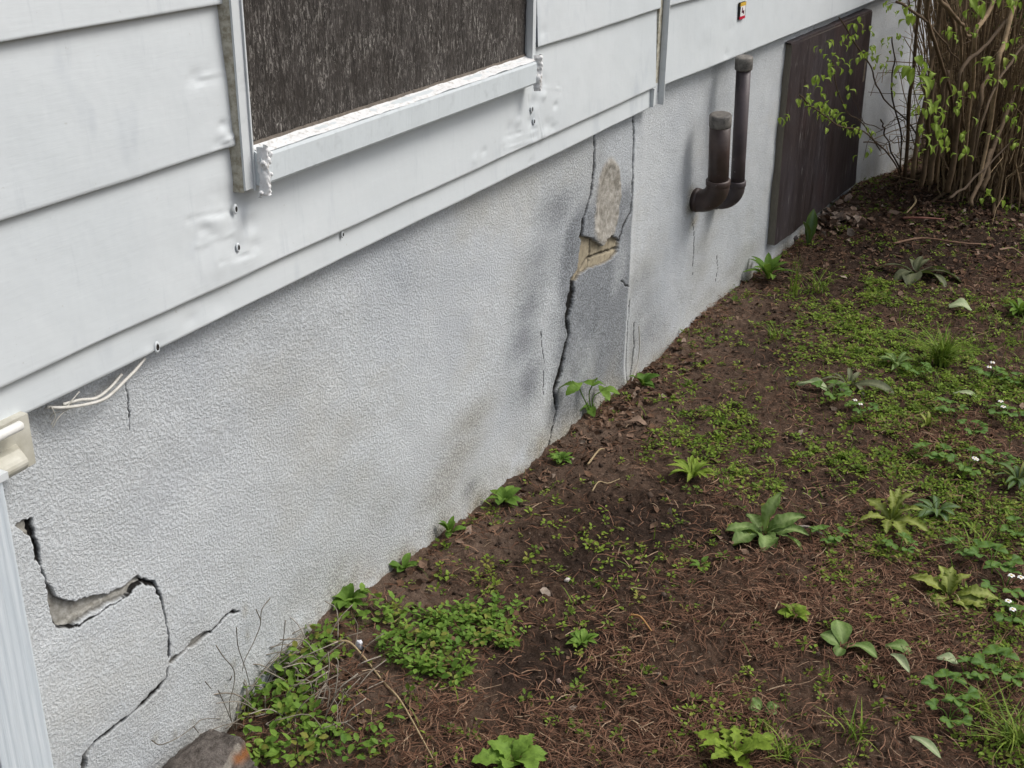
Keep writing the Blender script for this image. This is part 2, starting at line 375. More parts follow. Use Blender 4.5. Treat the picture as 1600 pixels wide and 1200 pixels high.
# ================================================================== GROUND
def ground():
    xs = np.concatenate([np.linspace(-40, -3, 12, endpoint=False), np.linspace(-3, .9, 60, endpoint=False), np.linspace(.9, 3.2, 560, endpoint=False),
                         np.linspace(3.2, 7, 400, endpoint=False), np.linspace(7, 14, 90, endpoint=False), np.linspace(14, 80, 20)])
    ys = np.concatenate([np.linspace(-60, -3, 14, endpoint=False), np.linspace(-3, -.4, 60, endpoint=False), np.linspace(-.4, 1.34, 430, endpoint=False),
                         np.linspace(1.34, 4, 40, endpoint=False), np.linspace(4, 60, 14)])
    X, Y = np.meshgrid(xs, ys, indexing='ij'); Z = gz(X, Y)
    PX, PY = project(np.stack([X, Y, Z], -1))
    yw = D - STO - np.maximum(X - UC, 0) * math.tan(TH); s = yw - Y
    dry = np.exp(-np.maximum(s, 0) / .30) * .95 * (.75 + .8 * fbm(X * 5, Y * 5, 51, 3))
    for (cx, cy, r, w) in [(1120, 520, 90, .8), (770, 850, 60, .9), (640, 1060, 70, .7), (1060, 560, 70, .5)]:
        g = np.exp(-((PX - cx) ** 2 + ((PY - cy) * 1.3) ** 2) / r ** 2); dry = np.maximum(dry, w * np.nan_to_num(g))
    for (cx, cy, rx, ry) in [(930, 900, 130, 50), (1000, 830, 130, 50), (1450, 400, 200, 60), (900, 1010, 90, 60), (860, 960, 80, 40)]:
        g = np.exp(-(((PX - cx) / rx) ** 2 + ((PY - cy) / ry) ** 2)); dry = dry - .8 * np.nan_to_num(g)
    dry = np.clip(dry, 0, 1); wet = np.zeros(X.shape)
    for (cx, cy, rx, ry) in [(930, 890, 130, 55), (1030, 850, 140, 50), (1450, 410, 220, 55), (890, 1000, 80, 50), (1560, 400, 80, 60), (820, 1050, 60, 40), (1200, 560, 60, 30), (1490, 300, 120, 40), (1060, 1130, 120, 25), (1300, 760, 60, 25)]:
        wet = np.maximum(wet, np.nan_to_num(np.exp(-(((PX - cx) / rx) ** 2 + ((PY - cy) / ry) ** 2))))
    wet = np.clip(wet * 1.2 + 1.1 * fbm(X * 4, Y * 4, 57, 3) - .1, 0, 1)
    a, b = X.shape; i = np.arange(a * b).reshape(a, b)
    F = np.stack([i[:-1, :-1], i[1:, :-1], i[1:, 1:], i[:-1, 1:]], -1).reshape(-1, 4)
    col = np.zeros((a * b, 4)); col[:, 0] = dry.ravel(); col[:, 1] = wet.ravel(); col[:, 3] = 1
    o = raw('ground', np.stack([X, Y, Z], -1), F, SOIL, attrs={'ma': col}); tag(o, kind='structure')
ground()

# ================================================================== HOUSE
house = empty('house', (float(UC), D + 2, 0))
tag(house, 'white aluminium sided house on a cracked grey stucco foundation', 'house')
hinv = Matrix.Translation((-float(UC), -(D + 2), 0))
def adopt(o, par=None):
    o.parent = par or house
    o.matrix_parent_inverse = hinv if (par is None) else Matrix()
    return o
U_END = onwall(1441, 200, STO)[0]

def poly_in(px, py, P):
    r = np.zeros(px.shape, bool); n = len(P)
    for i in range(n):
        x0, y0 = P[i]; x1, y1 = P[(i + 1) % n]
        if y0 == y1: continue
        c = ((y0 > py) != (y1 > py)) & (px < (x1 - x0) * (py - y0) / (y1 - y0) + x0); r ^= c
    return r
def seg_dist(u, z, P, W):
    """distance to a polyline and width there"""
    best = np.full(u.shape, 9.); bw = np.zeros(u.shape)
    for i in range(len(P) - 1):
        a, b = P[i], P[i + 1]; d = b - a; L = d @ d + 1e-12
        t = np.clip(((u - a[0]) * d[0] + (z - a[1]) * d[1]) / L, 0, 1)
        q = np.hypot(u - a[0] - t * d[0], z - a[1] - t * d[1]); w = W[i] + (W[i + 1] - W[i]) * t
        m = q < best; best = np.where(m, q, best); bw = np.where(m, w, bw)
    return best, bw

def stucco():
    us = [-2.5, -1.5, -.6, 0, .4, .7, .85]; u = .90
    while u < U_END: us.append(u); u += .92e-3 * (u * u + 1.6) / 2.5 + 2e-4
    us += [U_END]
    us = np.array(us); zs = np.concatenate([np.linspace(-.65, -.2, 6, endpoint=False), np.linspace(-.2, .86, 780)])
    U, Zg = np.meshgrid(us, zs, indexing='ij'); sh = U.shape
    O = np.full(sh, STO); ma = np.zeros(sh + (4,)); mb = np.zeros(sh + (4,)); ma[..., 3] = mb[..., 3] = 1
    # uneven hand-trowelled face
    O += .010 * fbm(U * 2.2, Zg * 2.2, 3, 3) + .0035 * fbm(U * 9, Zg * 9, 4, 3)
    ju = .0055 * fbm(U * 50, Zg * 50, 7, 4, .6); jz = .0055 * fbm(U * 50 + 50, Zg * 50, 8, 4, .6)
    Uj, Zj = U + ju, Zg + jz
    # the buckled column: pushed out between the cracks
    A = onwalls([(905, 330), (985, 330), (870, 660), (985, 600)], STO)
    uc0, uc1 = A[0, 0], A[1, 0]
    lean = A[0, 0] + (A[2, 0] - A[0, 0]) * np.clip((A[0, 1] - Zg) / (A[0, 1] - A[2, 1]), -.3, 1)
    inb = sst(-.12, .0, Uj - lean) * (1 - sst(-.03, .05, Uj - uc1))
    O += .008 * inb * (sst(.02, .3, .86 - Zg))
    O += -.010 * np.exp(-((U - lean + .18) / .14) ** 2) * np.exp(-((Zg - .40) / .25) ** 2)
    # outward belly lower left, foot kicks out
    O += .012 * np.exp(-((U - 1.05) / .25) ** 2 - ((Zg - .22) / .18) ** 2)
    gl = np.interp(U, _gw[:, 0], _gw[:, 1]); ft = Zg - gl
    O += .012 * np.exp(-np.maximum(ft, 0) / .035)
    # greyer areas of the face
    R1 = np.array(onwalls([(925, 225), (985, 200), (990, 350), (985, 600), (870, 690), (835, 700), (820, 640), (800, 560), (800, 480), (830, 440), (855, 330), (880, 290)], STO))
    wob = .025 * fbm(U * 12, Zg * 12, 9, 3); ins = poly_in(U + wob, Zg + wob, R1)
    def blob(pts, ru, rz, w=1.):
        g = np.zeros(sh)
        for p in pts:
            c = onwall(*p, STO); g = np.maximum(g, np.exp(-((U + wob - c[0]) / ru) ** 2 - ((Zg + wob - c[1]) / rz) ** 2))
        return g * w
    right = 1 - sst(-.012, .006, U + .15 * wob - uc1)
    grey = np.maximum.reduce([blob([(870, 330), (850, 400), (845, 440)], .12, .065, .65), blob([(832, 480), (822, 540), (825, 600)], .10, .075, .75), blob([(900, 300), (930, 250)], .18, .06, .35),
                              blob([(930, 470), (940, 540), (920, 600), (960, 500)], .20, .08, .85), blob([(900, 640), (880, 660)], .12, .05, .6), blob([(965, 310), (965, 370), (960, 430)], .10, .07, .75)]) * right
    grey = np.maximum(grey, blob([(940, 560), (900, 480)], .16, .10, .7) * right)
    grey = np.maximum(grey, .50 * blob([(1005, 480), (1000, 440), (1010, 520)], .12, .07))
    grey = np.maximum(grey, blob([(1120, 130), (1125, 160)], .16, .06, .22))  # soft shadow of the tall pipe, painted into the stucco
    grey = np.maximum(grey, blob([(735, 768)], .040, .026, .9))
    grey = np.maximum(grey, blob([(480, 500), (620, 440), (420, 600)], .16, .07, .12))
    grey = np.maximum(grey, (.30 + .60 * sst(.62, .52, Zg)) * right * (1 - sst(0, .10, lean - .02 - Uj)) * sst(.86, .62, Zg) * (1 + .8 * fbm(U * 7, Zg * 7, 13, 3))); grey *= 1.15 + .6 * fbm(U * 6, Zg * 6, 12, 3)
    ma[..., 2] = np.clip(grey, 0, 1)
    # splash and algae above the soil
    dirt_shade = .85 * np.exp(-np.maximum(ft, 0) / (.035 + .03 * (1 + vn(U * 4, 1., 16)))) * (1 + 1.5 * fbm(U * 12, Zg * 12, 14, 4))
    dirt_shade = np.maximum(dirt_shade, blob([(735, 660), (720, 710), (700, 740), (690, 770)], .13, .05, .62))
    dirt_shade = np.maximum(dirt_shade, blob([(1170, 395), (1150, 420), (1100, 470)], .2, .05, .5))
    dirt_shade = np.maximum(dirt_shade, blob([(1100, 380), (1095, 420), (1120, 330)], .12, .05, .4))
    dirt_shade = np.maximum(dirt_shade, blob([(600, 800), (560, 860)], .10, .05, .25))
    dirt_shade = np.maximum(dirt_shade, blob([(1085, 345), (1080, 320), (1083, 300)], .03, .03, .9))
    dirt_shade = np.maximum(dirt_shade, blob([(300, 1000), (230, 1100), (330, 1090)], .05, .04, .2))
    dirt_shade = np.maximum(dirt_shade, .25 * sst(.80, .86, Zg) * (1 + 2 * fbm(U * 5, Zg * 5, 15, 3)))  # shade below the siding, painted along the top of the stucco
    for p in [(380, 960), (385, 1000), (365, 1040), (300, 1130), (270, 1150), (240, 1150), (350, 1080)]: dirt_shade = np.maximum(dirt_shade, blob([p], .009, .014, .55))
    mb[..., 0] = np.clip(dirt_shade, 0, 1)
    # spalled places
    def spall(pts, depth, ch, idx, w=1.):
        P = onwalls(pts, STO); m = poly_in(Uj, Zj, P) * w
        O[...] -= depth * m; ch[..., idx] = np.maximum(ch[..., idx], m)
        ed, _ = seg_dist(Uj, Zj, np.vstack([P, P[:1]]), [1] * (len(P) + 1))
        ma[..., 0] = np.maximum(ma[..., 0], .6 * m * (1 - sst(.0012, .0036, ed)))
        return m
    tail = spall([(905, 368), (922, 372), (935, 384), (948, 366), (962, 374), (958, 395), (946, 406), (932, 414), (918, 418), (908, 424), (895, 440), (888, 442), (900, 418)], .011, mb, 2)
    for l in [[(922, 372), (922, 396), (919, 418)], [(905, 426), (918, 404), (945, 392), (962, 388)]]:
        P = onwalls(l, STO); d, w = seg_dist(Uj, Zj, P, [.003] * len(P)); k = np.exp(-(d / .0035) ** 2) * tail
        O -= .008 * k; ma[..., 0] = np.maximum(ma[..., 0], .8 * k)
    spall([(76, 906), (82, 915), (92, 931), (108, 938), (130, 935), (160, 929), (170, 928), (203, 904), (212, 896), (219, 907), (175, 938), (140, 956), (118, 972), (98, 982), (88, 980), (82, 950)], .009, ma, 1)
    spall([(22, 822), (40, 812), (50, 812), (50, 840), (44, 838), (30, 826)], .005, ma, 1)
    spall([(256, 1036), (262, 1024), (275, 1020), (288, 1010), (300, 992), (318, 985), (328, 986), (305, 1005), (280, 1022), (262, 1038)], .009, ma, 1)
    spall([(146, 1150), (134, 1165), (124, 1185), (122, 1210), (130, 1210), (132, 1180), (142, 1162)], .012, ma, 1)
    # smoothed mortar patch, raised ragged rim
    c = onwall(944, 315, STO); q = np.sqrt(((U - c[0] - (Zg - c[1]) * .10) / .088) ** 2 + ((Zg - c[1]) / .125) ** 2)
    q = q * (1 + .16 * fbm(U * 14, Zg * 14, 21, 3))
    mb[..., 1] = np.clip(1 - sst(.85, 1.05, q), 0, 1)
    O += .003 * np.exp(-((q - .85) / .16) ** 2) * (1 + 1.4 * fbm(U * 60, Zg * 60, 22, 3)) - .004 * (1 - sst(.5, .8, q)) + .0005 * (1 - sst(.4, .8, q)) * np.sin((U * .5 + Zg) * 150)
    # cracks
    CR = [([(929, 205), (928, 240), (926, 270), (918, 310), (908, 345), (905, 368)], [.0016, .0022, .0026, .0018, .0024, .003], .012),
          ([(893, 438), (888, 478), (884, 500), (886, 522), (879, 548), (874, 578), (866, 610), (868, 640), (862, 662)], [.0065, .0070, .0045, .0035, .0055, .0055, .004, .003, .0015], .026),
          ([(990, 180), (987, 240), (985, 300), (981, 330), (968, 355), (962, 374)], [.002, .0026, .0024, .002, .003, .003], .012),
          ([(965, 438), (973, 445), (980, 447)], [.0004, .0006, .0002], .004), ([(982, 470), (980, 500), (977, 560), (975, 602)], [.0012, .0012, .001, .0012], .006),
          ([(990, 505), (991, 540), (986, 570), (978, 602)], [.0008, .0014, .0014, .001], .006),
          ([(862, 662), (857, 680), (852, 695)], [.0014, .001, .0008], .006), ([(850, 520), (852, 560), (850, 620)], [.0002, .0003, .0002], .002),
          ([(193, 590), (196, 620), (195, 632), (198, 650), (202, 672)], [.0002, .0005, .0003, .0004, .0001], .004),
          ([(48, 815), (54, 842), (62, 880), (74, 904)], [.0022, .0034, .0018, .0018], .012), ([(74, 904), (80, 950), (88, 981)], [.0015, .0012, .0016], .010),
          ([(219, 906), (236, 911)], [.003, .0024], .010), ([(236, 911), (246, 930), (252, 965), (256, 1000), (258, 1022)], [.0022, .0019, .0018, .0022, .0022], .011),
          ([(256, 1040), (252, 1062), (222, 1092), (180, 1124), (146, 1152)], [.0020, .0021, .0023, .0025, .0034], .011),
          ([(328, 986), (345, 968), (360, 958), (374, 957)], [.0016, .0018, .0016, .001], .009), ([(140, 1156), (126, 1176), (122, 1200)], [.003, .003, .002], .011),
          ([(88, 982), (120, 975), (175, 941), (215, 909)], [.0012, .0007, .0007, .0012], .004),
          ([(1120, 400), (1122, 420), (1118, 440)], [.0002, .0003, .0002], .002), ([(1083, 350), (1084, 372), (1082, 430)], [.0002, .0004, .0002], .003),
          ([(1332, 30), (1334, 60)], [.002, .002], .008), ([(1272, 45), (1270, 60)], [.002, .002], .006)]
    for pts, W, dep in CR:
        P = onwalls(pts, STO); lo = P.min(0) - .03; hi = P.max(0) + .03
        i0, i1 = np.searchsorted(us, [lo[0], hi[0]]); j0, j1 = np.searchsorted(zs, [lo[1], hi[1]])
        sl = (slice(max(i0 - 1, 0), i1 + 1), slice(max(j0 - 1, 0), j1 + 1))
        d, w = seg_dist(Uj[sl], Zj[sl], P, W)
        du = 1.15e-3 * (U[sl] ** 2 + 1.6) / 2.5 + 2e-4
        we = np.maximum(w, .0001) * (1.42 + .58 * sst(1.6, 2.5, U[sl])) * (.8 + .9 * (.5 + vn(U[sl] * 60, Zg[sl] * 60, 33))) * .85 + .10 * du
        k = 1 - sst(we * .7, we * 1.35 + .3 * du, d)
        O[sl] -= min(dep * .6, .010) * k; k2 = 1 - sst(we * .9, we * 1.25 + .22 * du, d); ma[sl + (0,)] = np.maximum(ma[sl + (0,)], k2)
    # plates of render slightly shifted, lower left
    Pp = onwalls([(0, 820), (50, 830), (90, 980), (215, 905), (240, 915), (256, 1000), (256, 1050), (130, 1170), (110, 1250), (0, 1250)], STO)
    O += .004 * poly_in(Uj, Zj, Pp)
    a, b = sh; i = np.arange(a * b).reshape(a, b)
    F = np.stack([i[:-1, :-1], i[1:, :-1], i[1:, 1:], i[:-1, 1:]], -1).reshape(-1, 4)
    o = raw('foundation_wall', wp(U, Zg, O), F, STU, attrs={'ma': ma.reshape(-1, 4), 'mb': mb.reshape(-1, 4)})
    adopt(o); o['label'] = 'grey stucco foundation with long cracks and a broken patch'
stucco()
# the far corner: wall turning away, and the body behind
m = MB(); e0 = wp(U_END, 0, STO)
G = np.array([[e0 + [.10 * 0 + d * .05, d, z] for z in np.linspace(-.65, .86, 30)] for d in np.linspace(0, 7, 30)]); m.grid(G)
o = m.build('side_foundation', STU); adopt(o)

ZL = [-.586 * D + CAMZ, -.5415 * D + CAMZ, -.3715 * D + CAMZ, -.202 * D + CAMZ, -.0325 * D + CAMZ, .137 * D + CAMZ, .3065 * D + CAMZ, .476 * D + CAMZ]
W_L = onwall(367, 100, .012)[0]; W_R = onwall(838, 60, .012)[0]      # window casing outer edges
SEAM = onwall(1030, 100, 0)[0]
def board(u0, u1, zb, zt, ob=0., ot=-.011, dents=(), creases=(), n=None, ret=.012, end=False, seed=0, dirt_shade=.5, mat=None):
    us = np.concatenate([np.linspace(u0, max(u0, .7), 12, endpoint=False), np.linspace(max(u0, .7), u1, max(3, int((u1 - max(u0, .7)) / .0035)))]) if u0 < .7 else np.linspace(u0, u1, max(3, int((u1 - u0) / .0035)))
    zs = np.concatenate([[zb, zb], np.linspace(zb + .0015, zt, max(4, int((zt - zb) / .0035)))])
    U, Z = np.meshgrid(us, zs, indexing='ij'); f = (Z - zb) / (zt - zb)
    O = ob + (ot - ob) * f + .0016 * fbm(U * 3.2, Z * 3.2, 60 + seed, 3) + .0006 * fbm(U * 14, Z * 14, 61 + seed, 2)
    for (px, py, r, dep) in dents:
        c = onwall(px, py); O -= .48 * dep * np.exp(-(((U - c[0]) / r / 1.5) ** 2 + ((Z - c[1]) / r) ** 2) * (1 + .8 * fbm(U * 40, Z * 40, 75, 2)))
    for (x0, y0, x1, y1, w, dep) in creases:
        P = onwalls([(x0, y0), (x1, y1)]); d, _ = seg_dist(U + .004 * fbm(U * 60, Z * 60, 71, 2), Z, P, [1, 1])
        f2 = np.clip(.5 + 1.6 * fbm(U * 45, Z * 45, 73 + int(x0), 2), 0, 1.5); O += .40 * f2 * dep * (np.exp(-(d / (w * .8)) ** 2) - .5 * np.exp(-((d) / (w * 3.2)) ** 2))
    O[:, 0] = ob - ret; Z[:, 1] = zb; Z[:, 0] = zb + .001
    O[:, 1] = O[:, 2] - .0015
    zl = zb + .0035 * fbm(U[:, :3] * 5, 0 * U[:, :3], 81 + seed, 2) * .6; Z[:, :3] += zl - zb
    dd = dirt_shade * (np.exp(-np.maximum(0, zt - .012 - Z) / .007) * 1.1 + np.exp(-(Z - zb) / .003) * .35 * (fbm(U * 20, Z * 20, 91, 3) + .4))  # first term paints the shade under the lap, second is edge dirt
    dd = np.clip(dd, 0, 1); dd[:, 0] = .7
    a, b = U.shape; i = np.arange(a * b).reshape(a, b)
    F = np.stack([i[:-1, :-1], i[1:, :-1], i[1:, 1:], i[:-1, 1:]], -1).reshape(-1, 4)
    o = raw('siding_board', wp(U, Z, O), F, mat or SID, attrs={'dirt_shade': dd.ravel()})
    return adopt(o)
DEN_A = [(325, 330, .02, .003), (330, 345, .012, -.005), (322, 358, .010, .005), (345, 352, .015, -.004), (365, 310, .02, .006), (395, 350, .012, .005), (400, 385, .010, .004), (372, 330, .014, .004), (374, 388, .014, .004), (340, 415, .03, -.004), (450, 345, .05, .003),
         (385, 320, .012, .005), (800, 205, .02, .006), (812, 190, .010, -.006), (838, 160, .016, .006), (832, 190, .012, .006), (845, 130, .016, .007), (852, 150, .010, -.006), (870, 165, .008, .006), (858, 195, .014, .006), (850, 212, .012, -.006), (835, 225, .012, -.005), (866, 200, .01, .005), (758, 236, .008, .004), (742, 250, .012, -.003)]
CRE_A = [(300, 345, 368, 330, .006, -.004), (310, 385, 370, 362, .006, .004), (345, 410, 400, 395, .005, -.004), (790, 215, 840, 200, .005, -.005), (790, 232, 838, 218, .004, .004), (840, 135, 880, 140, .004, .004), (842, 170, 848, 215, .003, .006), (828, 150, 834, 225, .003, -.005)]
DEN_B = [(308, 123, .010, .005), (350, 195, .007, .006), (352, 215, .010, -.005), (345, 224, .010, .005), (362, 222, .008, -.007), (330, 150, .03, -.002), (320, 300, .02, .002)]
CRE_B = [(304, 124, 356, 113, .004, .005), (312, 130, 352, 120, .006, -.003), (342, 228, 366, 210, .004, .006)]
WL0 = onwall(371, 150, .012)[0] + .001; WR0 = onwall(841, 60)[0]
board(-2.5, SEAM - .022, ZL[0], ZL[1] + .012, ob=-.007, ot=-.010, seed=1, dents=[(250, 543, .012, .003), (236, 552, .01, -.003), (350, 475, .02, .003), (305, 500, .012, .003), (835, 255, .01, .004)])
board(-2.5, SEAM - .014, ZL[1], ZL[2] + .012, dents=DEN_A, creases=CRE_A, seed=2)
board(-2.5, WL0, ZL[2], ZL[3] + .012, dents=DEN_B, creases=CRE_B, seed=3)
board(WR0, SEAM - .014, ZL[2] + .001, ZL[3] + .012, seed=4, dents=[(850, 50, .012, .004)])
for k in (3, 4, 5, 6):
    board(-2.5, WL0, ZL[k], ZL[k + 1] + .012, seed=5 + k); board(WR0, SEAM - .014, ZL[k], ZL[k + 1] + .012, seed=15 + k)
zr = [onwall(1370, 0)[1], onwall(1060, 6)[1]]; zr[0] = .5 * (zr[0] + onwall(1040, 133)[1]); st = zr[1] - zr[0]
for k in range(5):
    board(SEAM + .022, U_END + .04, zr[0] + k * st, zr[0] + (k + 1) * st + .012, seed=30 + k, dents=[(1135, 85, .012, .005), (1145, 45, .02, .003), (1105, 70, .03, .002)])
# side of the house
sb = MB()
for k in range(5):
    e = wp(U_END + .04, 0, 0); z0 = zr[0] + k * st
    G = np.array([[e + [off + d * .05, d, z] for (off, z) in ((-.012, z0), (0, z0), (-.01, z0 + st))] for d in np.linspace(0, 7, 20)]); sb.grid(G)
adopt(sb.build('side_siding', SID))
wm = MB(); wm.wbox(U_END - .01, U_END + .045, zr[0] - .004, 2.3, -.02, .008); adopt(wm.build('corner_trim', TRIM))
# upper body and roof edge, above the picture
m = MB(); m.wbox(-2.5, U_END, 2.1, 3.2, -.1, -.01); o = adopt(m.build('upper_wall', SID))
m = MB(); m.add([wp(-2.7, 3.2, .4), wp(U_END + .4, 3.2, .4), wp(U_END + .4, 4.6, -4), wp(-2.7, 4.6, -4), wp(-2.7, 3.3, .4), wp(U_END + .4, 3.3, .4), wp(U_END + .4, 4.7, -4), wp(-2.7, 4.7, -4)],
                [(0, 1, 2, 3), (7, 6, 5, 4), (0, 4, 5, 1), (1, 5, 6, 2), (2, 6, 7, 3), (3, 7, 4, 0)]); adopt(m.build('roof', m_flat('grey_shingles', (.05, .05, .05), (.10, .10, .10)), smooth=False))

# seam trim where the two runs of siding meet
def seam():
    us = SEAM
    zbot = onwall(1022, 167, .004)[1]; ztop = 2.1
    m = MB(); m.wbox(us - .030, us + .006, zbot, ZL[1] + .01, -.012, -.002); m.wbox(us - .034, us - .027, zbot - .001, ZL[1], -.012, .003)
    o = adopt(m.build('seam_plate', TRIM, smooth=False))
    m = MB(); m.wbox(us - .014, us + .010, ZL[1], ztop, -.014, -.003); adopt(m.build('sealant_strip', GAP, smooth=False))
    m = MB(); z = np.concatenate([np.linspace(zbot, 1.02, 12), np.linspace(1.05, ztop, 30)]); P = []
    for zz in z:
        f = np.clip((zz - .95) / .5, 0, 1); lift = .028 * f ** 1.2
        P.append([wp(us + .010, zz, -.002), wp(us + .0105, zz, .016), wp(us + .0135, zz, .0165), wp(us + .0135 + .2 * lift, zz, .010 + lift * .2)])
    m.grid(P); o = adopt(m.build('seam_bead', TRIM))
    m = MB(); P = []
    for zz in np.linspace(ZL[1] - .02, ztop, 40):
        f = np.clip((zz - 1.0) / .5, 0, 1); w = .002 + .034 * f
        P.append([wp(us + .0140, zz, .0155), wp(us + .0145 + w * .5, zz, .004), wp(us + .016 + w, zz, -.012)])
    m.grid(P); o = adopt(m.build('seam_shadow_gap', m_flat('dull_grey_metal', (.07, .075, .085), (.13, .14, .15), .5)))
    m = MB(); m.wbox(us + .0150, us + .040, zr[0] - .010, zr[0] + .01, -.01, -.001); adopt(m.build('seam_clip', TRIM, smooth=False))
seam()

# window
def window():
    fr = empty('window'); adopt(fr)
    zs_b0 = onwall(400, 300, .03)[1]; zs_b1 = onwall(833, 130, .03)[1]; zb = (zs_b0 + zs_b1) / 2
    zt = .5 * (onwall(404, 252, .028)[1] + onwall(832, 90, .028)[1]); zbd = .5 * (onwall(395, 236, .002)[1] + onwall(822, 81, .002)[1])
    uJ = onwall(371, 150, .012)[0]; uS = onwall(363, 150, .0)[0]
    uL = onwall(386.5, 150, .012)[0]; uR = onwall(828, 40, .012)[0]; zb2 = zt + .004
    top = 2.05
    def kid(m, name, mat, par=fr, smooth=False):
        o = m.build(name, mat, None, smooth); o.parent = par; return o
    # plywood sheet filling the opening
    us = np.linspace(uL - .005, uR + .012, 150); z = np.linspace(zbd - .01, top, 260); U, Z = np.meshgrid(us, z, indexing='ij')
    O = .000 + .003 * fbm(U * 60, Z * 9, 101, 4, .6) + .0015 * np.abs(fbm(U * 160, Z * 24, 102, 3))
    V = wp(U, Z, O); a, b = U.shape; i = np.arange(a * b).reshape(a, b)
    o = raw('plywood_board', V, np.stack([i[:-1, :-1], i[1:, :-1], i[1:, 1:], i[:-1, 1:]], -1).reshape(-1, 4), PLY); o.parent = fr
    o['label'] = 'weathered dark brown plywood boarding up the window'
    m = MB(); m.wbox(uJ, uL, zb - .004, top, .010, .014); m.wbox(uJ + .006, uL, zb - .003, top, -.012, .0098); m.wbox(uL - .004, uL - .001, zb - .008, top, .0135, .0175); kid(m, 'jamb', TRIM)
    m = MB(); 
    # ragged bead of old sealant outside the left jamb
    zz = np.linspace(zb - .008, top, 150); P = []
    for q in zz:
        w = .004 * float(fbm(q * 18, 1.5, 111, 3)); w *= .5; P.append([wp(uJ - .003 + w, q, -.011), wp(uJ - .0015 + w, q, .0022 + .002 * float(vn(q * 60, 2.))), wp(uJ - .001 + w * .3, q, .007 + .003 * float(vn(q * 45, 5.))), wp(uJ + .001, q, .0098)])
    m.grid(P); kid(m, 'sealant_bead', GAP, smooth=True)
    m = MB(); m.wbox(uR + .004, uR + .030, zb + .03, top, -.012, .012); m.wbox(uR - .001, uR + .005, zb + .03, top, .006, .020); kid(m, 'jamb', TRIM)
    # sill: sloped top with flaking white filler, boxed front
    n = 120; us = np.linspace(uL - .001, uR + .026, n); P = []
    for k, u in enumerate(us):
        e = .0018 * float(fbm(u * 30, 3, 121, 3)); a0 = wp(u, zb, -.01); P.append([a0, wp(u, zb, .028), wp(u, zb + .004, .0305), wp(u, zt - .006, .030 + e), wp(u, zt - .001, .028 + e), wp(u, zt + .003 + e, .018), wp(u, zbd, -.001)])
    m = MB(); m.grid(P); m.add([P[-1][0], P[-1][1], P[-1][2], P[-1][3], P[-1][4], P[-1][5], P[-1][6]], [tuple(range(7))]); m.add(P[0], [tuple(range(7))[::-1]])
    sill = kid(m, 'sill', SIDF, smooth=False)
    m = MB(); P = []
    for u in np.linspace(uL + .004, uR + .004, 260):
        w = float(fbm(u * 22, 7, 131, 4, .6)); h = .0025 * w; P.append([wp(u, zt + .0008 + h, .0285 + .001 * w), wp(u, zt + .0035 + h, .022), wp(u, zt * .4 + zbd * .6 + h, .011 + .001 * w), wp(u, zbd + h * .7, .004), wp(u, zbd + .001 + h, -.002)])
    m.grid(P); kid(m, 'filler', CAULK, sill, True)
    for (ux, zx, sgn) in [(uL + .004, zt, 1), (uR + .016, zt + .004, -1)]:
        m = MB()
        r2 = np.random.default_rng(int(ux * 100))
        for q in range(14):
            p0 = np.array([ux + r2.uniform(-.008, .016) * sgn, zx - r2.uniform(-.012, .066) * (1 if sgn == 1 else .9), r2.uniform(.018, .034)])
            a = r2.uniform(-.6, 1.0) ; L = r2.uniform(.008, .030); L *= .55; P = [wp(p0[0] + t * L * math.cos(a + t) * sgn * .6, p0[1] - t * L * abs(math.sin(a + 1.1)), p0[2] + .004 * math.sin(t * 4)) for t in np.linspace(0, 1, 6)]
            m.tube(P, np.array([.5, 1, 1, .9, .7, .2]) * r2.uniform(.0018, .0042), 6, lump=.6, seed=q)
        if sgn == 1: kid(m, 'filler_blob', CAULK, sill, True)
        zz = np.linspace(zt - .066, zt + .012, 46); aa = np.linspace(0, 1, 18); Gp = []
        for z_ in zz:
            wd = .020 + .012 * float(fbm(z_ * 60, ux * 9, 151, 3)); Gp.append([wp(ux + sgn * (-.006 + wd * a_), z_, .024 + .014 * math.sin(PI * min(1, a_ * 1.0)) ** .5 + .0045 * float(fbm(a_ * 3.2 + ux, z_ * 130, 152, 3))) for a_ in aa])
        m = MB(); m.grid(Gp); kid(m, 'filler_lump', CAULK, sill, True)
    # raw wood line under the plywood
    m = MB(); m.wbox(uL, uR, zbd - .004, zbd + .005, -.006, .003); kid(m, 'wood_strip', m_flat('bare_grey_wood', (.10, .085, .07), (.2, .17, .14), .8, 60), smooth=False)
    return fr
SIDF = m_trim((.56, .605, .62)); SIDF.name = 'sill_paint'
window()
# nail holes in the lower board, each a puckered ring round a dark disc painted as the opening's shade
def nail(px, py, r, par_o=0.):
    u, z = onwall(px, py); m = MB(); k = 14
    R = []
    for rr, oo in ((1.9, -.0012), (1.45, .0003), (1.05, .0005), (.95, -.003)):
        R.append([wp(u + r * .62 * rr * math.cos(a), z + r * rr * math.sin(a), par_o + oo) for a in np.linspace(0, 2 * PI, k + 1)])
    m.grid(R); o = adopt(m.build('hole_rim', SID))
    m = MB(); C = [wp(u + r * .62 * math.cos(a), z + r * math.sin(a), par_o + .0006) for a in np.linspace(0, 2 * PI, k, endpoint=False)]; m.add(C, [tuple(range(k))]); m.build('hole', DARK, o, False)
for p in [(369, 327, .0045), (373, 387, .0042), (832, 171, .005), (835, 190, .0045)]: nail(*p)
nail(251, 544, .0052, -.006); nail(539, 367, .0035, -.004)

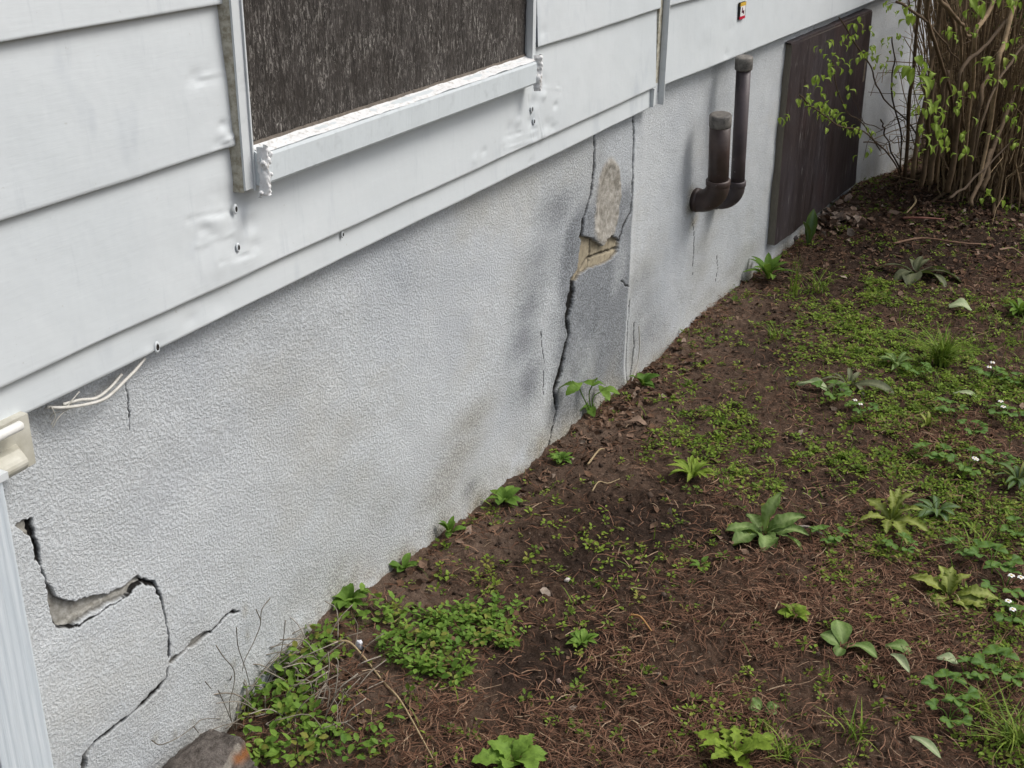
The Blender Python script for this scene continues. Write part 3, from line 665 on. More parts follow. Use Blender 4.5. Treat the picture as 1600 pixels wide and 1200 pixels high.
# ================================================================== PIPES
def pipe(name, label, wallpx, axis_bot, axis_top, r, rc, capr, mat, caph, group):
    uw, zw = onwall(*wallpx, STO)
    lo, hi = -.02, .25
    for _ in range(40):
        mid = (lo + hi) / 2
        if onwall(*axis_bot, mid)[0] > uw: lo = mid     # farther out -> smaller u
        else: hi = mid
    o = min(max(mid, .04), .14)
    ub, zb = onwall(*axis_bot, o); ut, zt = onwall(*axis_top, o)
    t = empty(name, wp(uw, zw, STO)); tag(t, label, 'pipe', group)
    def kid(m, nm, mt): 
        ob = m.build(nm, mt, None); ob.parent = t; ob.matrix_parent_inverse = Matrix.Translation(-t.location); return ob
    B = wp(ub, zb, o); T = wp(ut, zt, o); Wd = wp(ub, zb, STO - .02)
    ax = _n(T - B); out = _n(wp(ub, 0, 1) - wp(ub, 0, 0)); R = (o - STO) * .82
    m = MB(); m.tube([B - ax * .002, B + ax * .1, T - ax * (caph * .7)], r, 28); kid(m, 'riser', mat)
    # elbow: quarter turn from the riser foot into the wall
    C = B - ax * .006 - out * R; P = [C + R * (out * math.cos(a) - ax * math.sin(a)) for a in np.linspace(0, PI / 2, 16)]
    P.append(P[-1] - out * (o - STO - R + .03)); P = [B] + P
    m = MB(); m.tube(P, r * 1.12, 28)
    kid(m, 'elbow', mat)
    m = MB(); m.tube([B - ax * .006, B - ax * .003, B + ax * .010, B + ax * .013], [rc * .97, rc, rc, rc * .96], 28); kid(m, 'collar', mat); m = MB(); m.tube([P[-2] + out * .0, P[-2] - out * .014], [rc, rc], 28); kid(m, 'flange', mat)
    m = MB(); m.tube([T - ax * caph, T - ax * (caph - .004), T - ax * .005, T - ax * .001, T], [capr * .97, capr, capr, capr * .93, capr * .75], 28); kid(m, 'cap', PCAP)
    return t
pipe('vent_pipe', 'taller thinner brown pipe with domed grey cap standing off the stucco', (1124, 302), (1152, 288), (1163, 88), .0235, .029, .0285, PIPE2, .042, 'oil tank pipes on the wall')
pipe('fill_pipe', 'shorter thicker brown pipe with worn cap, in front of the taller pipe', (1088, 318), (1122, 286), (1126, 178), .0335, .0395, .0352, PIPE, .040, 'oil tank pipes on the wall')

# ================================================================== PANEL over the cellar opening
VEN = m_flat('pale_veneer', (.20, .16, .12), (.34, .28, .21), .8, 60)
def hatch():
    off = STO + .029
    Q = onwalls([(1210, 384), (1336, 286), (1363, 18), (1238, 70)], off)
    t = empty('plywood_panel', wp(Q[0, 0], Q[0, 1], STO)); tag(t, 'dark brown plywood panel covering an opening low in the stucco wall', 'panel')
    def kid(o): o.parent = t; o.matrix_parent_inverse = Matrix.Translation(-t.location)
    n = 60; G = np.zeros((n, n, 3)); E = []
    for i in range(n):
        for j in range(n):
            a, b = i / (n - 1), j / (n - 1)
            q = (Q[0] * (1 - a) + Q[1] * a) * (1 - b) + (Q[3] * (1 - a) + Q[2] * a) * b
            e = .006 * float(fbm(a * 14, 2, 141, 3)) * (b < .001) + .004 * float(fbm(b * 12, 3, 142, 3)) * (a > .999)
            G[i, j] = wp(q[0] + (e if a > .99 else 0), q[1] + (e if b < .01 else 0), off + .004 * math.sin(a * 3) + .003 * float(fbm(a * 3, b * 3, 143, 2)))
    m = MB(); m.grid(G)
    o = m.build('face', HAT); kid(o)
    out = _n(wp(4.5, 0, 1) - wp(4.5, 0, 0)); m = MB()
    for L in (G[0, :], G[-1, ::-1], G[::-1, 0], G[:, -1]): m.grid(np.stack([L, L - out * .030], 1))
    kid(m.build('edge', WEDGE, smooth=False))
    m = MB(); P = [onwall(1236 + (1362 - 1236) * k, 70 + (17 - 70) * k, off) for k in np.linspace(0, 1, 30)]
    G2 = [[wp(p[0], p[1] - .003, off + .0012), wp(p[0], p[1] + .006 + .004 * float(vn(k * .8, 1.)), off + .0005), wp(p[0], p[1] + .008, STO - .01)] for k, p in enumerate(P)]
    m.grid(G2); kid(m.build('head_strip', HAT, smooth=False))
    # bits of peeled veneer
    for (x0, y0, x1, y1) in [(1352, 95, 1348, 128), (1345, 285, 1300, 318), (1295, 320, 1262, 345)]:
        m = MB(); a = onwall(x0, y0, off + .004); b = onwall(x1, y1, off + .004); w = .006
        m.grid([[wp(a[0] + (b[0] - a[0]) * k - w, a[1] + (b[1] - a[1]) * k, off + .004), wp(a[0] + (b[0] - a[0]) * k + w * float(vn(k * 9, 3.)), a[1] + (b[1] - a[1]) * k + w * (.8 + float(vn(k * 7, 1.))), off + .009)] for k in np.linspace(0, 1, 12)])
        kid(m.build('peeled_veneer', VEN))
hatch()

# ================================================================== small things on the wall
def sticker():
    t = empty('sticker', wp(*onwall(1161, 17, .002), .002)); tag(t, 'small yellow, white and red warning sticker on the siding', 'sticker')
    Q = onwalls([(1157, 31), (1166, 27), (1166.5, 2), (1158, 5)], .004)
    u0, u1 = Q[[0, 3], 0].mean(), Q[[1, 2], 0].mean(); z0, z1 = Q[0, 1], Q[3, 1]; h = z1 - z0; w = u1 - u0
    def rc(name, col, a0, a1, b0, b1, k):
        m = MB(); m.wbox(u0 + w * a0, u0 + w * a1, z0 + h * b0, z0 + h * b1, -.006, .0015 + .0004 * k)
        o = m.build(name, m_flat(name + '_ink', col, col, .4, 20, .0002), smooth=False); o.parent = t; o.matrix_parent_inverse = Matrix.Translation(-t.location)
    rc('border', (.02, .02, .02), 0, 1, 0, 1, 0); rc('white_field', (.75, .74, .72), .08, .92, .18, .78, 1); rc('yellow_band', (.62, .40, .06), 0, 1, .78, 1, 1)
    rc('red_band', (.50, .02, .05), 0, 1, 0, .18, 1); rc('pictogram', (.10, .02, .04), .30, .70, .38, .50, 2); rc('pictogram', (.10, .02, .04), .30, .42, .50, .70, 2.5); rc('pictogram', (.10, .02, .04), .58, .70, .30, .52, 3)
sticker()
def outlet():
    t = empty('outlet_box', wp(*onwall(30, 700, 0), STO)); tag(t, 'aged cream outlet box with a hinged lid, under the siding corner', 'outlet box')
    def kid(m, n, mt, s=False): o = m.build(n, mt, smooth=s); o.parent = t; o.matrix_parent_inverse = Matrix.Translation(-t.location)
    a = onwall(41, 660, 0); b = onwall(51, 722, 0); u1 = .5 * (a[0] + b[0]); zt = a[1] + .015; zb = b[1]
    m = MB(); m.wbox(u1 - .115, u1, zb, zt, -.05, .006); kid(m, 'back_plate', CREAM)
    m = MB(); G = []
    for q in np.linspace(0, 1, 10):
        z = zb + .006 + q * (zt - zb - .040); o = .010 + .024 * math.sin(q * 2.4 + .3)
        G.append([wp(u1 - .105, z, .006), wp(u1 - .10, z, o), wp(u1 - .034, z, o), wp(u1 - .026, z, .006)])
    m.grid(G); m.add([G[-1][0], G[-1][1], G[-1][2], G[-1][3]], [(0, 1, 2, 3)]); m.add([G[0][0], G[0][1], G[0][2], G[0][3]], [(3, 2, 1, 0)]); kid(m, 'lid', CREAM)
    zh = onwall(20, 672, .03)[1]; m = MB(); m.tube([wp(u1 - .13, zh, .028), wp(u1 - .128, zh, .028), wp(u1 - .032, zh, .028), wp(u1 - .029, zh, .028)], [.003, .0066, .0066, .003], 14); kid(m, 'hinge', m_flat('white_plastic', (.62, .62, .58), (.70, .70, .67), .4, 20, .0005), True)
outlet()
def downspout():
    # grooved white post at the left edge, standing in front of the wall
    off = .055; a = onwall(9, 760, off); b = onwall(89, 1200, off); u1 = .5 * (a[0] + b[0])
    t = empty('downspout', wp(u1 - .04, ZB + .02, 0)); tag(t, 'ribbed pale blue-white downspout at the left end of the wall', 'downspout')
    zb = float(gz(u1, D)) - .02; zt = a[1] + .02
    us = np.linspace(u1 - .085, u1, 44); G = []; i = 0
    prof = [(u1 - .085, -.02)] + [(u, off - .0008 * (0.5 + .5 * math.cos((u - u1) / .0125 * 2 * PI)) - .006 * max(0, (1 - (u1 - u) / .006)) ** 2) for u in us] + [(u1 + .001, -.02)]
    lean = (b[0] - a[0]) / (a[1] - b[1])
    m = MB(); G = [[wp(u + 0 * z, z, o) for (u, o) in prof] for z in np.linspace(zb, zt, 40)]; m.grid(G)
    s = NM('grooved_white_vinyl', .5, .35); g = s.noise(55, 5, .7, s.map((5, 5, .12)))
    mt = s.out(s.mix(s.ramp(g, [(.35, 0), (.7, 1)]), (.50, .56, .60), (.63, .68, .71)), s.bump(g, .002, .5))
    o = m.build('pipe', mt); o.parent = t; o.matrix_parent_inverse = Matrix.Translation(-t.location)
    m = MB(); m.wbox(u1 - .09, u1 + .004, zt - .01, zt, -.02, off + .003); o = m.build('rim', TRIM, smooth=False); o.parent = t; o.matrix_parent_inverse = Matrix.Translation(-t.location)
downspout()
def cable():
    m = MB()
    def run(pts, offs, r, k=8): m.tube(bez([wp(*onwall(a, b, o), o) for (a, b), o in zip(pts, offs)], 40), r, k)
    run([(226, 560), (212, 578), (198, 592), (178, 612), (160, 625), (130, 633), (98, 637), (72, 636)], [-.016, -.012, -.008, -.006, -.006, -.008, -.012, -.02], .0025)
    run([(190, 585), (172, 606), (150, 622), (125, 625), (98, 632)], [-.02, -.016, -.014, -.014, -.016], .0024)
    run([(118, 633), (102, 642), (90, 654), (82, 668)], [-.012, -.014, -.018, -.022], [.0012], 6)
    run([(124, 612), (112, 626), (100, 640), (84, 646), (78, 652)], [-.01, -.012, -.014, -.02, -.024], [.0010], 6)
    run([(80, 636), (86, 650), (80, 664)], [-.014, -.018, -.022], [.0010], 6)
    tag(m.build('cable', CABLE), 'loose white cable drooping from under the siding near the outlet box', 'cable')
cable()

# ================================================================== PLANTS AND DEBRIS
def kidp(o, t): o.parent = t; o.matrix_parent_inverse = Matrix.Translation(-t.location); return o
def leaf_grid(L, W, arch=.15, droop=.3, fold=.25, serr=0., n=10, base=.25, lobes=0, seed=0, wav=.06):
    """leaf along +x: returns grid points and rib weights"""
    tt = np.array([-1, -.55, -.09, .09, .55, 1.]); G = np.zeros((n, 6, 3)); R = np.zeros((n, 6))
    for i in range(n):
        s = i / (n - 1); w = W * (base * (1 - s) * .5 + math.sin(PI * min(1, s ** (1.0 + base))) ** .75 * (.9)) if s < 1 else W * .02
        if serr: w *= 1 + serr * (1 if i % 2 else -1)
        if lobes: w *= 1 + lobes * math.sin(s * 26 + seed) + lobes * .5 * math.sin(s * 61 + seed)
        x = L * (s - .08 * s * s); z = L * (arch * math.sin(PI * s * .8) - droop * s * s)
        for j, t in enumerate(tt):
            G[i, j] = (x, t * w * .5, z + abs(t) * w * fold * .5 + wav * W * math.sin(s * 9 + seed + t * 2.5) * abs(t)); R[i, j] = .75 if abs(t) < .1 else (.4 if (abs(t) > .3 and abs(t) < .7 and i % 2 and n > 10) else 0)
    return G, R
def add_leaf(m, pos, yaw, pitch, L, W, roll=0., tint=.4, **k):
    G, R = leaf_grid(L, W, **k); Rm = rotz(yaw) @ roty(-pitch) @ rotx(roll); V = G.reshape(-1, 3) @ Rm.T + pos; a, b = R.shape
    F = [(i * b + j, i * b + j + 1, (i + 1) * b + j + 1, (i + 1) * b + j) for i in range(a - 1) for j in range(b - 1)]
    m.add(V, F, tint, R.ravel())
def rosette(name, label, cat, px, leaves, mat, seed=0, group=None, tint=(.2, .8), lift=.004, **k):
    """leaves: list of (yaw deg seen in plan, pitch deg, length, width)"""
    P = onground(*px); P[2] += lift; t = empty(name, P); tag(t, label, cat, group); r = np.random.default_rng(seed)
    for i, (ya, pi_, L, W) in enumerate(leaves):
        m = MB(); add_leaf(m, P + rotz(math.radians(ya)) @ np.array([.003, 0, 0]), math.radians(ya), math.radians(pi_), L, W, r.uniform(-.35, .35), r.uniform(*tint), seed=r.uniform(0, 6), **k)
        kidp(m.build('leaf', mat), t)
    m = MB(); m.tube([P - [0, 0, .02], P, P + [0, 0, .004]], [.004, .005, .003], 7); kidp(m.build('root_crown', LITTER), t)
    return t
def ringl(n, L, W, pitch, seed, jit=.25):
    r = np.random.default_rng(seed); a0 = r.uniform(0, 360)
    return [(a0 + 360 * i / n * 1.0 + r.uniform(-14, 14) + (137 if i % 2 else 0), pitch * r.uniform(.5, 1.5), L * r.uniform(1 - jit, 1 + jit * .4), W * r.uniform(.8, 1.15)) for i in range(n)]

# --- single weeds traced from the photograph
rosette('broadleaf_weed', 'large pale broad-leaved weed standing on bare dark soil, one leaf spotted', 'weed', (1192, 838),
        [(-20, 66, .12, .034), (-58, 30, .115, .040), (-82, 18, .11, .036), (-104, 8, .11, .030), (120, 14, .095, .036), (150, 6, .10, .05), (200, 10, .085, .05), (60, 30, .07, .03), (-140, 5, .075, .04)], G_BROAD, 1, n=16, arch=.16, droop=.2, base=.3, lobes=.10, wav=.14, fold=.4)
rosette('narrow_leaved_weed', 'dense narrow-leaved green rosette on dark soil beyond the pale broadleaf weed', 'weed', (1082, 748),
        ringl(20, .075, .015, 26, 3), G_SMALL, 2, tint=(.55, .95), arch=.2, droop=.15, fold=.35)
rosette('dandelion', 'yellow-green upright dandelion-like weed left of a small blue-green rosette', 'weed', (1392, 815),
        [(-35, 62, .09, .028), (0, 55, .09, .03), (-75, 45, .08, .028), (60, 22, .09, .03), (125, 14, .085, .026), (-110, 18, .10, .03), (-150, 12, .11, .028), (180, 16, .08, .026), (20, 68, .08, .022)], G_YEL, 3, n=22, lobes=.30, base=.2, wav=.10)
rosette('thistle_rosette', 'small dark blue-green pointed rosette beside the yellow-green dandelion', 'weed', (1462, 803), ringl(10, .075, .020, 24, 5), G_DARK, 4, arch=.15, serr=.1)
rosette('dandelion', 'flattened yellow-green dandelion with tattered leaves in brown thatch at right', 'weed', (1482, 935),
        [(70, 14, .10, .036), (95, 30, .085, .030), (40, 55, .075, .032), (15, 60, .07, .03), (-30, 52, .07, .03), (-75, 14, .115, .032), (-95, 6, .10, .04), (-125, 3, .07, .045), (160, 4, .075, .040)], G_YEL, 6, n=22, lobes=.24, wav=.12)
rosette('heart_leaved_weed', 'three-leaved heart-shaped green seedling on brown thatch near the bottom', 'weed', (1317, 1008),
        [(30, 42, .062, .045), (-95, 16, .075, .042), (95, 30, .05, .035), (175, 6, .035, .026)], G_BROAD, 7, arch=.15, base=.5)
rosette('hollyhock_seedling', 'pale lobed leafy clump cut by the bottom edge of the picture', 'weed', (800, 1196), ringl(11, .075, .034, 32, 8), G_CHICK, 8, n=16, lobes=.25, base=.4, tint=(.7, .85))
rosette('ragged_dandelion', 'bright green ragged lobed dandelion by the bottom edge, in thatch', 'weed', (1147, 1186), ringl(11, .085, .026, 34, 9), G_SMALL, 9, n=22, lobes=.38, tint=(.7, .9))
rosette('wilted_dock', 'faded dock with long lying leaves among ground cover', 'weed', (1327, 604), [(-90, 5, .15, .036), (140, 8, .09, .018), (110, 14, .10, .016), (-20, 40, .06, .016), (20, 40, .07, .016), (175, 5, .07, .030), (-130, 5, .08, .018), (75, 10, .10, .016)], G_GREY, 10, arch=.2, tint=(.4, .8))
rosette('wilted_rosette', 'flat grey-green wilted rosette on dark soil below the shrub', 'weed', (1430, 430), [(-90, 6, .20, .05), (-60, 10, .15, .05), (-120, 6, .17, .05), (180, 4, .13, .075), (150, 5, .12, .06), (90, 8, .16, .045), (30, 30, .10, .03), (0, 40, .10, .03), (-20, 36, .10, .03)], G_GREY, 11, tint=(0, .5))
rosette('leafy_weed', 'bright upright leafy weed tight against the wall foot left of the panel', 'weed', (1200, 438), [(a, 48 + 18 * math.sin(i * 2.1), .115, .03) for i, a in enumerate(range(0, 360, 26))], G_CHICK, 12, tint=(.2, .6), arch=.15)
rosette('tall_dock_leaf', 'single tall dark green upright leaf beside the lower edge of the panel', 'weed', (1262, 384), [(0, 80, .16, .05), (160, 66, .13, .036)], G_DARK, 13, arch=.1, droop=.05, tint=(.6, .9), serr=.06)
rosette('box_elder_seedling_low', 'small dark seedling at the wall foot right of the grey patch', 'weed', (1004, 604), ringl(7, .06, .03, 40, 14), G_CHICK, 14, tint=(0, .3))
rosette('wall_weed', 'low leafy weed against the wall above a hollow in the soil', 'weed', (788, 786), ringl(12, .052, .026, 34, 15), G_CHICK, 15, tint=(.2, .6))
rosette('wall_weed', 'tiny weed at the wall foot left of the grey patched spot', 'weed', (703, 836), ringl(8, .042, .018, 48, 16), G_CHICK, 16, tint=(.1, .5))
rosette('wall_weed', 'round-leaved weed at the wall foot midway to the lower left weed patch', 'weed', (630, 893), ringl(9, .044, .019, 42, 17), G_CHICK, 17, tint=(.1, .6), base=.3)
rosette('wall_weed', 'round-leaved weed at the wall just above the big bright seedling mat', 'weed', (545, 945), ringl(12, .056, .022, 42, 18), G_CHICK, 18, tint=(.1, .6), base=.3)
rosette('seedling', 'single bright leafy seedling on dark soil right of the seedling mat', 'weed', (910, 1008), ringl(13, .036, .017, 36, 19), G_CHICK, 19, tint=(.3, .8))
rosette('seedling', 'feathery green seedling below the crack in the wall', 'weed', (875, 722), ringl(14, .040, .014, 36, 20), G_CHICK, 20, tint=(.1, .6), serr=.25)
rosette('seedling', 'leafy pair of seedlings on thatch left of the heart-leaved one', 'weed', (1240, 968), ringl(9, .045, .022, 32, 21), G_SMALL, 21, tint=(.5, .8))
rosette('seedling', 'small seedling on bare dark soil below the pale broadleaf weed', 'weed', (1096, 888), ringl(6, .028, .012, 40, 22), G_CHICK, 22)
rosette('seedling', 'pale seedling in thatch near the bottom centre right', 'weed', (1192, 1112), ringl(4, .035, .024, 36, 23), G_BROAD, 23, base=.5)
rosette('plantain', 'fresh pale green plantain at the edge of the green ground cover', 'weed', (1400, 573), ringl(11, .068, .020, 30, 24), G_BROAD, 24, tint=(.2, .7))
rosette('plantain', 'bright leafy plant cut by the right edge below the shrub', 'weed', (1592, 492), ringl(16, .08, .024, 44, 25), G_CHICK, 25, tint=(.4, .8))
rosette('plantain', 'narrow yellow-green tuft in thatch under the green cover', 'weed', (1448, 668), ringl(8, .05, .012, 55, 26), G_YEL, 26)
rosette('dark_leaved_weed', 'dark broad-bladed plant at the right edge among strawberry leaves', 'weed', (1590, 755), ringl(14, .085, .016, 36, 27), G_DARK, 27, tint=(.5, 1))

def loose_leaf(name, label, px, yaw, L, W, mat, tint=.5, pitch=6, **k):
    P = onground(*px); P[2] += .012; m = MB(); add_leaf(m, np.zeros(3), math.radians(yaw), math.radians(pitch), L, W, .2, tint, **k)
    o = m.build(name, mat); o.location = P; tag(o, label, 'leaf')
loose_leaf('fallen_leaf', 'pale green heart-shaped leaf lying on dark soil below the shrub', (1482, 484), -70, .085, .060, G_PALE, base=.5)
loose_leaf('fallen_leaf', 'long pale curled leaf lying on thatch at the right', (1488, 620), -88, .085, .022, G_PALE)
loose_leaf('fallen_leaf', 'crumpled grey-green leaf lying in ground cover left of the wilted dock', (1244, 606), -80, .11, .035, G_PALE, 0, wav=.2)
loose_leaf('fallen_leaf', 'olive green leaf on thatch above a pale curled one', (1382, 1018), -80, .058, .034, G_BROAD, base=.5)
loose_leaf('fallen_leaf', 'pale curled leaf on thatch just below the olive one', (1390, 1030), -130, .062, .020, G_PALE, fold=.7)
loose_leaf('fallen_leaf', 'pale oval leaf lying near strawberry leaves low at the right', (1462, 1036), -80, .045, .026, G_PALE)
loose_leaf('fallen_leaf', 'long yellow-green leaf by the bottom edge at the right', (1420, 1162), -115, .07, .018, G_PALE, .2)
loose_leaf('fallen_leaf', 'crumpled tan leaf on soil right of the wall seedling', (975, 668), -60, .075, .028, LITTER, .85, wav=.2)

# compound-leaved seedling by the crack
def seedling():
    P = onground(925, 648); t = empty('box_elder_seedling', P); tag(t, 'box elder seedling with compound leaves under the long crack', 'seedling')
    r = np.random.default_rng(5)
    for i, (px, py, ya) in enumerate([(905, 606, 100), (925, 603, 20), (938, 612, -60), (922, 636, 150), (941, 630, -90)]):
        H = plane_y(px, py, P[1] - .03 + .012 * i); m = MB()
        m.tube(bez([P, P * .5 + H * .5 + [0, .01, .015], H], 10), [.0022] * 11 if False else .0018, 5, .3); kidp(m.build('stem', G_CHICK), t)
        m = MB()
        for d in (-62, 0, 62): add_leaf(m, H, math.radians(ya + d), math.radians(8), .062 * (1 if d == 0 else .8), .030, r.uniform(-.4, .4), r.uniform(.3, .7), serr=.08, arch=.12, droop=.4, n=11)
        kidp(m.build('leaf', G_CHICK), t)
seedling()
# grassy stalks at the wall foot
def tuft(label, px, n, h, seed, spread=.35, mat=None, name='grass_tuft', w=.0035):
    P = onground(*px); r = np.random.default_rng(seed); m = MB()
    for i in range(n):
        a = r.uniform(0, 2 * PI); b = P + [r.normal(0, .012), r.normal(0, .012), 0]; L = h * r.uniform(.5, 1.1); d = np.array([math.cos(a), math.sin(a), 0]); sp = r.uniform(.1, 1) * spread * 2
        s = np.linspace(0, 1, 7); C = b + np.outer(s, [0, 0, L]) * (1 - .25 * sp * s[:, None]) + np.outer(s ** 1.8 * L * sp, d); q = np.array([-d[1], d[0], 0])
        ww = (w * (1 - s ** 2) + .0003)[:, None] * q; m.grid(np.stack([C - ww * .5, C + ww * .5], 1), r.uniform(.2, 1))
    tag(m.build(name, mat or G_GRASS), label, 'grass')
tuft('thin upright grass stalks standing right of the bright leafy wall weed', (1240, 462), 12, .20, 31, .15)
tuft('sparse spreading grass tuft right of the thin stalks by the wall', (1278, 455), 24, .10, 32, .8)
tuft('short dark grass tuft on dry soil left of the clover cover', (1208, 528), 20, .06, 33, .6)
tuft('thick grass clump in the green ground cover at the right', (1470, 572), 120, .12, 34, .7, w=.006)
tuft('dark grass tuft at the bottom edge in brown thatch', (1228, 1185), 34, .075, 35, .7)
tuft('small grass tuft in thatch near the bottom right', (1335, 1150), 22, .05, 36, .9)
tuft('fine dry-tipped grass tuft right of the strawberry leaves', (1532, 1110), 30, .06, 37, 1.0)
tuft('soft grass clump in the bottom right corner', (1585, 1160), 70, .08, 38, 1.0)
tuft('spiky grass tuft beside the strawberry plants at right', (1530, 862), 26, .06, 39, .9)

# strawberry plants: one built, the rest copied
def strawberry(flower):
    t = empty('strawberry_plant', (0, 0, 0)); r = np.random.default_rng(3 + flower)
    def kid(m, n, mt): o = m.build(n, mt); o.parent = t; return o
    for i in range(5):
        a = 2 * PI * i / 5 + r.uniform(-.4, .4); H = np.array([math.cos(a), math.sin(a), 0]) * r.uniform(.02, .045) + [0, 0, r.uniform(.018, .04)]
        m = MB(); m.tube(bez([(0, 0, 0), H * [.4, .4, .8], H], 6), .0012, 5, .5)
        for d in (-75, 0, 75): add_leaf(m, H, a + math.radians(d), math.radians(r.uniform(-5, 18)), .026, .019, r.uniform(-.3, .3), r.uniform(.1, .9), base=.4, serr=.10, n=9, droop=.12, arch=.06, fold=.2, wav=.03)
        kid(m, 'leaf', G_BERRY)
    for f in range(flower):
        H = np.array([r.uniform(-.03, .03), r.uniform(-.03, .03), r.uniform(.035, .05)]); m = MB(); m.tube([(0, 0, 0), H * [.5, .5, .7], H], .0009, 5); st = kid(m, 'flower_stalk', G_BERRY)
        m = MB()
        for k in range(5): add_leaf(m, H, k * 2 * PI / 5, .25, .0085, .0085, 0, 0, n=5, base=.6)
        o = m.build('petals', WHITE); o.parent = st
        m = MB(); m.tube([H + [0, 0, -.001], H + [0, 0, .002], H + [0, 0, .003]], [.002, .0026, .001], 8); o = m.build('flower_centre', YELLOW); o.parent = st
    return t
def copy_tree(o, par=None):
    c = o.copy(); COL.objects.link(c); c.parent = par
    for k in o.children: copy_tree(k, c)
    return c
protoA, protoB = strawberry(0), strawberry(2)
SB = [(1480, 1092, 0, 'with five bright leaves on thatch, left of the others low at right'), (1525, 1062, 0, 'right beside the bright five-leaved one'), (1562, 1060, 0, 'near the right edge above the fine dry grass tuft'),
      (1482, 1128, 0, 'small one lowest in the thatch, below the five-leaved one'), (1570, 925, 1, 'with white flowers at the right edge above the flattened dandelion'), (1585, 975, 1, 'with a white flower right of the flattened dandelion'),
      (1505, 870, 0, 'just right of the blue-green rosette'), (1548, 890, 0, 'between the spiky grass tuft and the right edge'), (1455, 720, 0, 'low one left of the flowering one in green cover'),
      (1512, 735, 1, 'with white flowers in the middle of the green cover'), (1560, 730, 0, 'left of the dark broad-bladed plant'), (1480, 650, 0, 'below the long pale curled leaf'),
      (1570, 655, 1, 'with white flowers near the right edge level with the yellow tuft'), (1548, 595, 1, 'with white flowers right of the thick grass clump'), (1590, 605, 0, 'at the right edge beside the thick grass clump'),
      (1345, 650, 1, 'with white flowers below the wilted dock'), (1300, 625, 0, 'dark one left of the wilted dock'), (1405, 865, 0, 'below the upright yellow-green dandelion'), (1295, 850, 0, 'between the pale broadleaf weed and the dandelion'),
      (1590, 840, 0, 'at the right edge below the dark broad-bladed plant'), (1520, 680, 0, 'above the one flowering in the middle of the cover'), (1430, 590, 0, 'beside the fresh pale green plantain')]
for i, (x, y, fl, lb) in enumerate(SB):
    used = [s for s in SB[:i] if s[2] == fl]; t = copy_tree((protoB if fl else protoA)) if used else (protoB if fl else protoA)
    t.location = onground(x, y); t.rotation_euler = (0, 0, rng.uniform(0, 6.28)); s_ = rng.uniform(.75, 1.15); t.scale = (s_,) * 3
    tag(t, 'strawberry plant ' + lb, 'strawberry plant', 'strawberry plants in the ground cover')

# --- stuff: ground cover, thatch, litter
def scatter(n, x0=.75, x1=7.2, y0=-.7):
    x = rng.uniform(x0, x1, n); yw = D - STO - np.maximum(x - UC, 0) * math.tan(TH) - .008; y = rng.uniform(y0, 1.26, n); k = y < yw
    return np.stack([x[k], y[k], gz(x[k], y[k])], -1)
def dens(P, G, base, wall=0.):
    px, py = project(P); px = np.clip(np.nan_to_num(px, nan=1600.), 0, 1640); py = np.clip(np.nan_to_num(py, nan=1200.), 0, 1230); r = np.full(px.shape, base, float)
    for cx, cy, rx, ry, w in G: r = np.maximum(r, w * np.exp(-((px - cx) / rx) ** 2 - ((py - cy) / ry) ** 2))
    if wall: r = r + wall * np.exp(-(D - STO - np.maximum(P[:, 0] - UC, 0) * math.tan(TH) - P[:, 1]) / .045) * (1 + 1.5 * vn(P[:, 0] * 6, 3., 77))
    return r, px, py
LT = np.array([(0, 0, 0), (.38, .30, .07), (.38, -.30, .07), (.78, .24, .05), (.78, -.24, .05), (1.05, 0, -.06), (.55, 0, -.01)])
LF = np.array([(0, 6, 1), (0, 2, 6), (1, 6, 3), (2, 4, 6), (3, 6, 5), (4, 5, 6)])
LF = LF[:, ::-1]
def sprig_template(n, up, seed, stem=True):
    r = np.random.default_rng(seed); V = []; F = []; k = 0
    for i in range(n):
        a = 2 * PI * i / n + r.uniform(-.5, .5); h = up * r.uniform(.2, 1.1); rad = r.uniform(.0, .7); L = r.uniform(.65, 1.1)
        R = rotz(a) @ roty(-r.uniform(-.15, .6)) @ rotx(r.uniform(-.4, .4)); V.append((LT * L) @ R.T + [rad * math.cos(a), rad * math.sin(a), h]); F.append(LF + k); k += 7
        if stem: V.append(np.array([(0, 0, 0), (.06 * math.sin(a), .06 * math.cos(a), 0), (rad * math.cos(a), rad * math.sin(a), h)])); F.append(np.array([(k, k + 1, k + 2)])); k += 3
    return np.concatenate(V), np.concatenate(F)
def sprigs(name, label, cat, P, sc, mat, n=(4, 6, 7), up=.9, tlo=0, thi=1, seed=0, kind='stuff', pitch=.25):
    r = np.random.default_rng(seed); parts = []; idx = r.integers(0, 3, len(P))
    for q in range(3):
        TV, TF = sprig_template(n[q], up, seed * 10 + q); S = P[idx == q]; s = sc[idx == q]; N = len(S)
        V, F = inst(TV, TF, S, r.uniform(0, 6.28, N), r.normal(0, pitch, N), r.normal(0, pitch, N), s)
        t = np.repeat(np.clip(r.uniform(tlo, thi, N), 0, 1), len(TV)) + r.normal(0, .06, len(V)) * 0
        lt = r.uniform(-.12, .12, (N, len(TV) // 10 + 1)); t = t + np.repeat(lt, 10, axis=1)[:, :len(TV)].ravel(); parts.append((V, F, np.clip(t, 0, 1)))
    V, F, t = cat_inst(parts); o = raw(name, V, F, mat, attrs={'tint': t}); tag(o, label, cat, kind=kind); return o
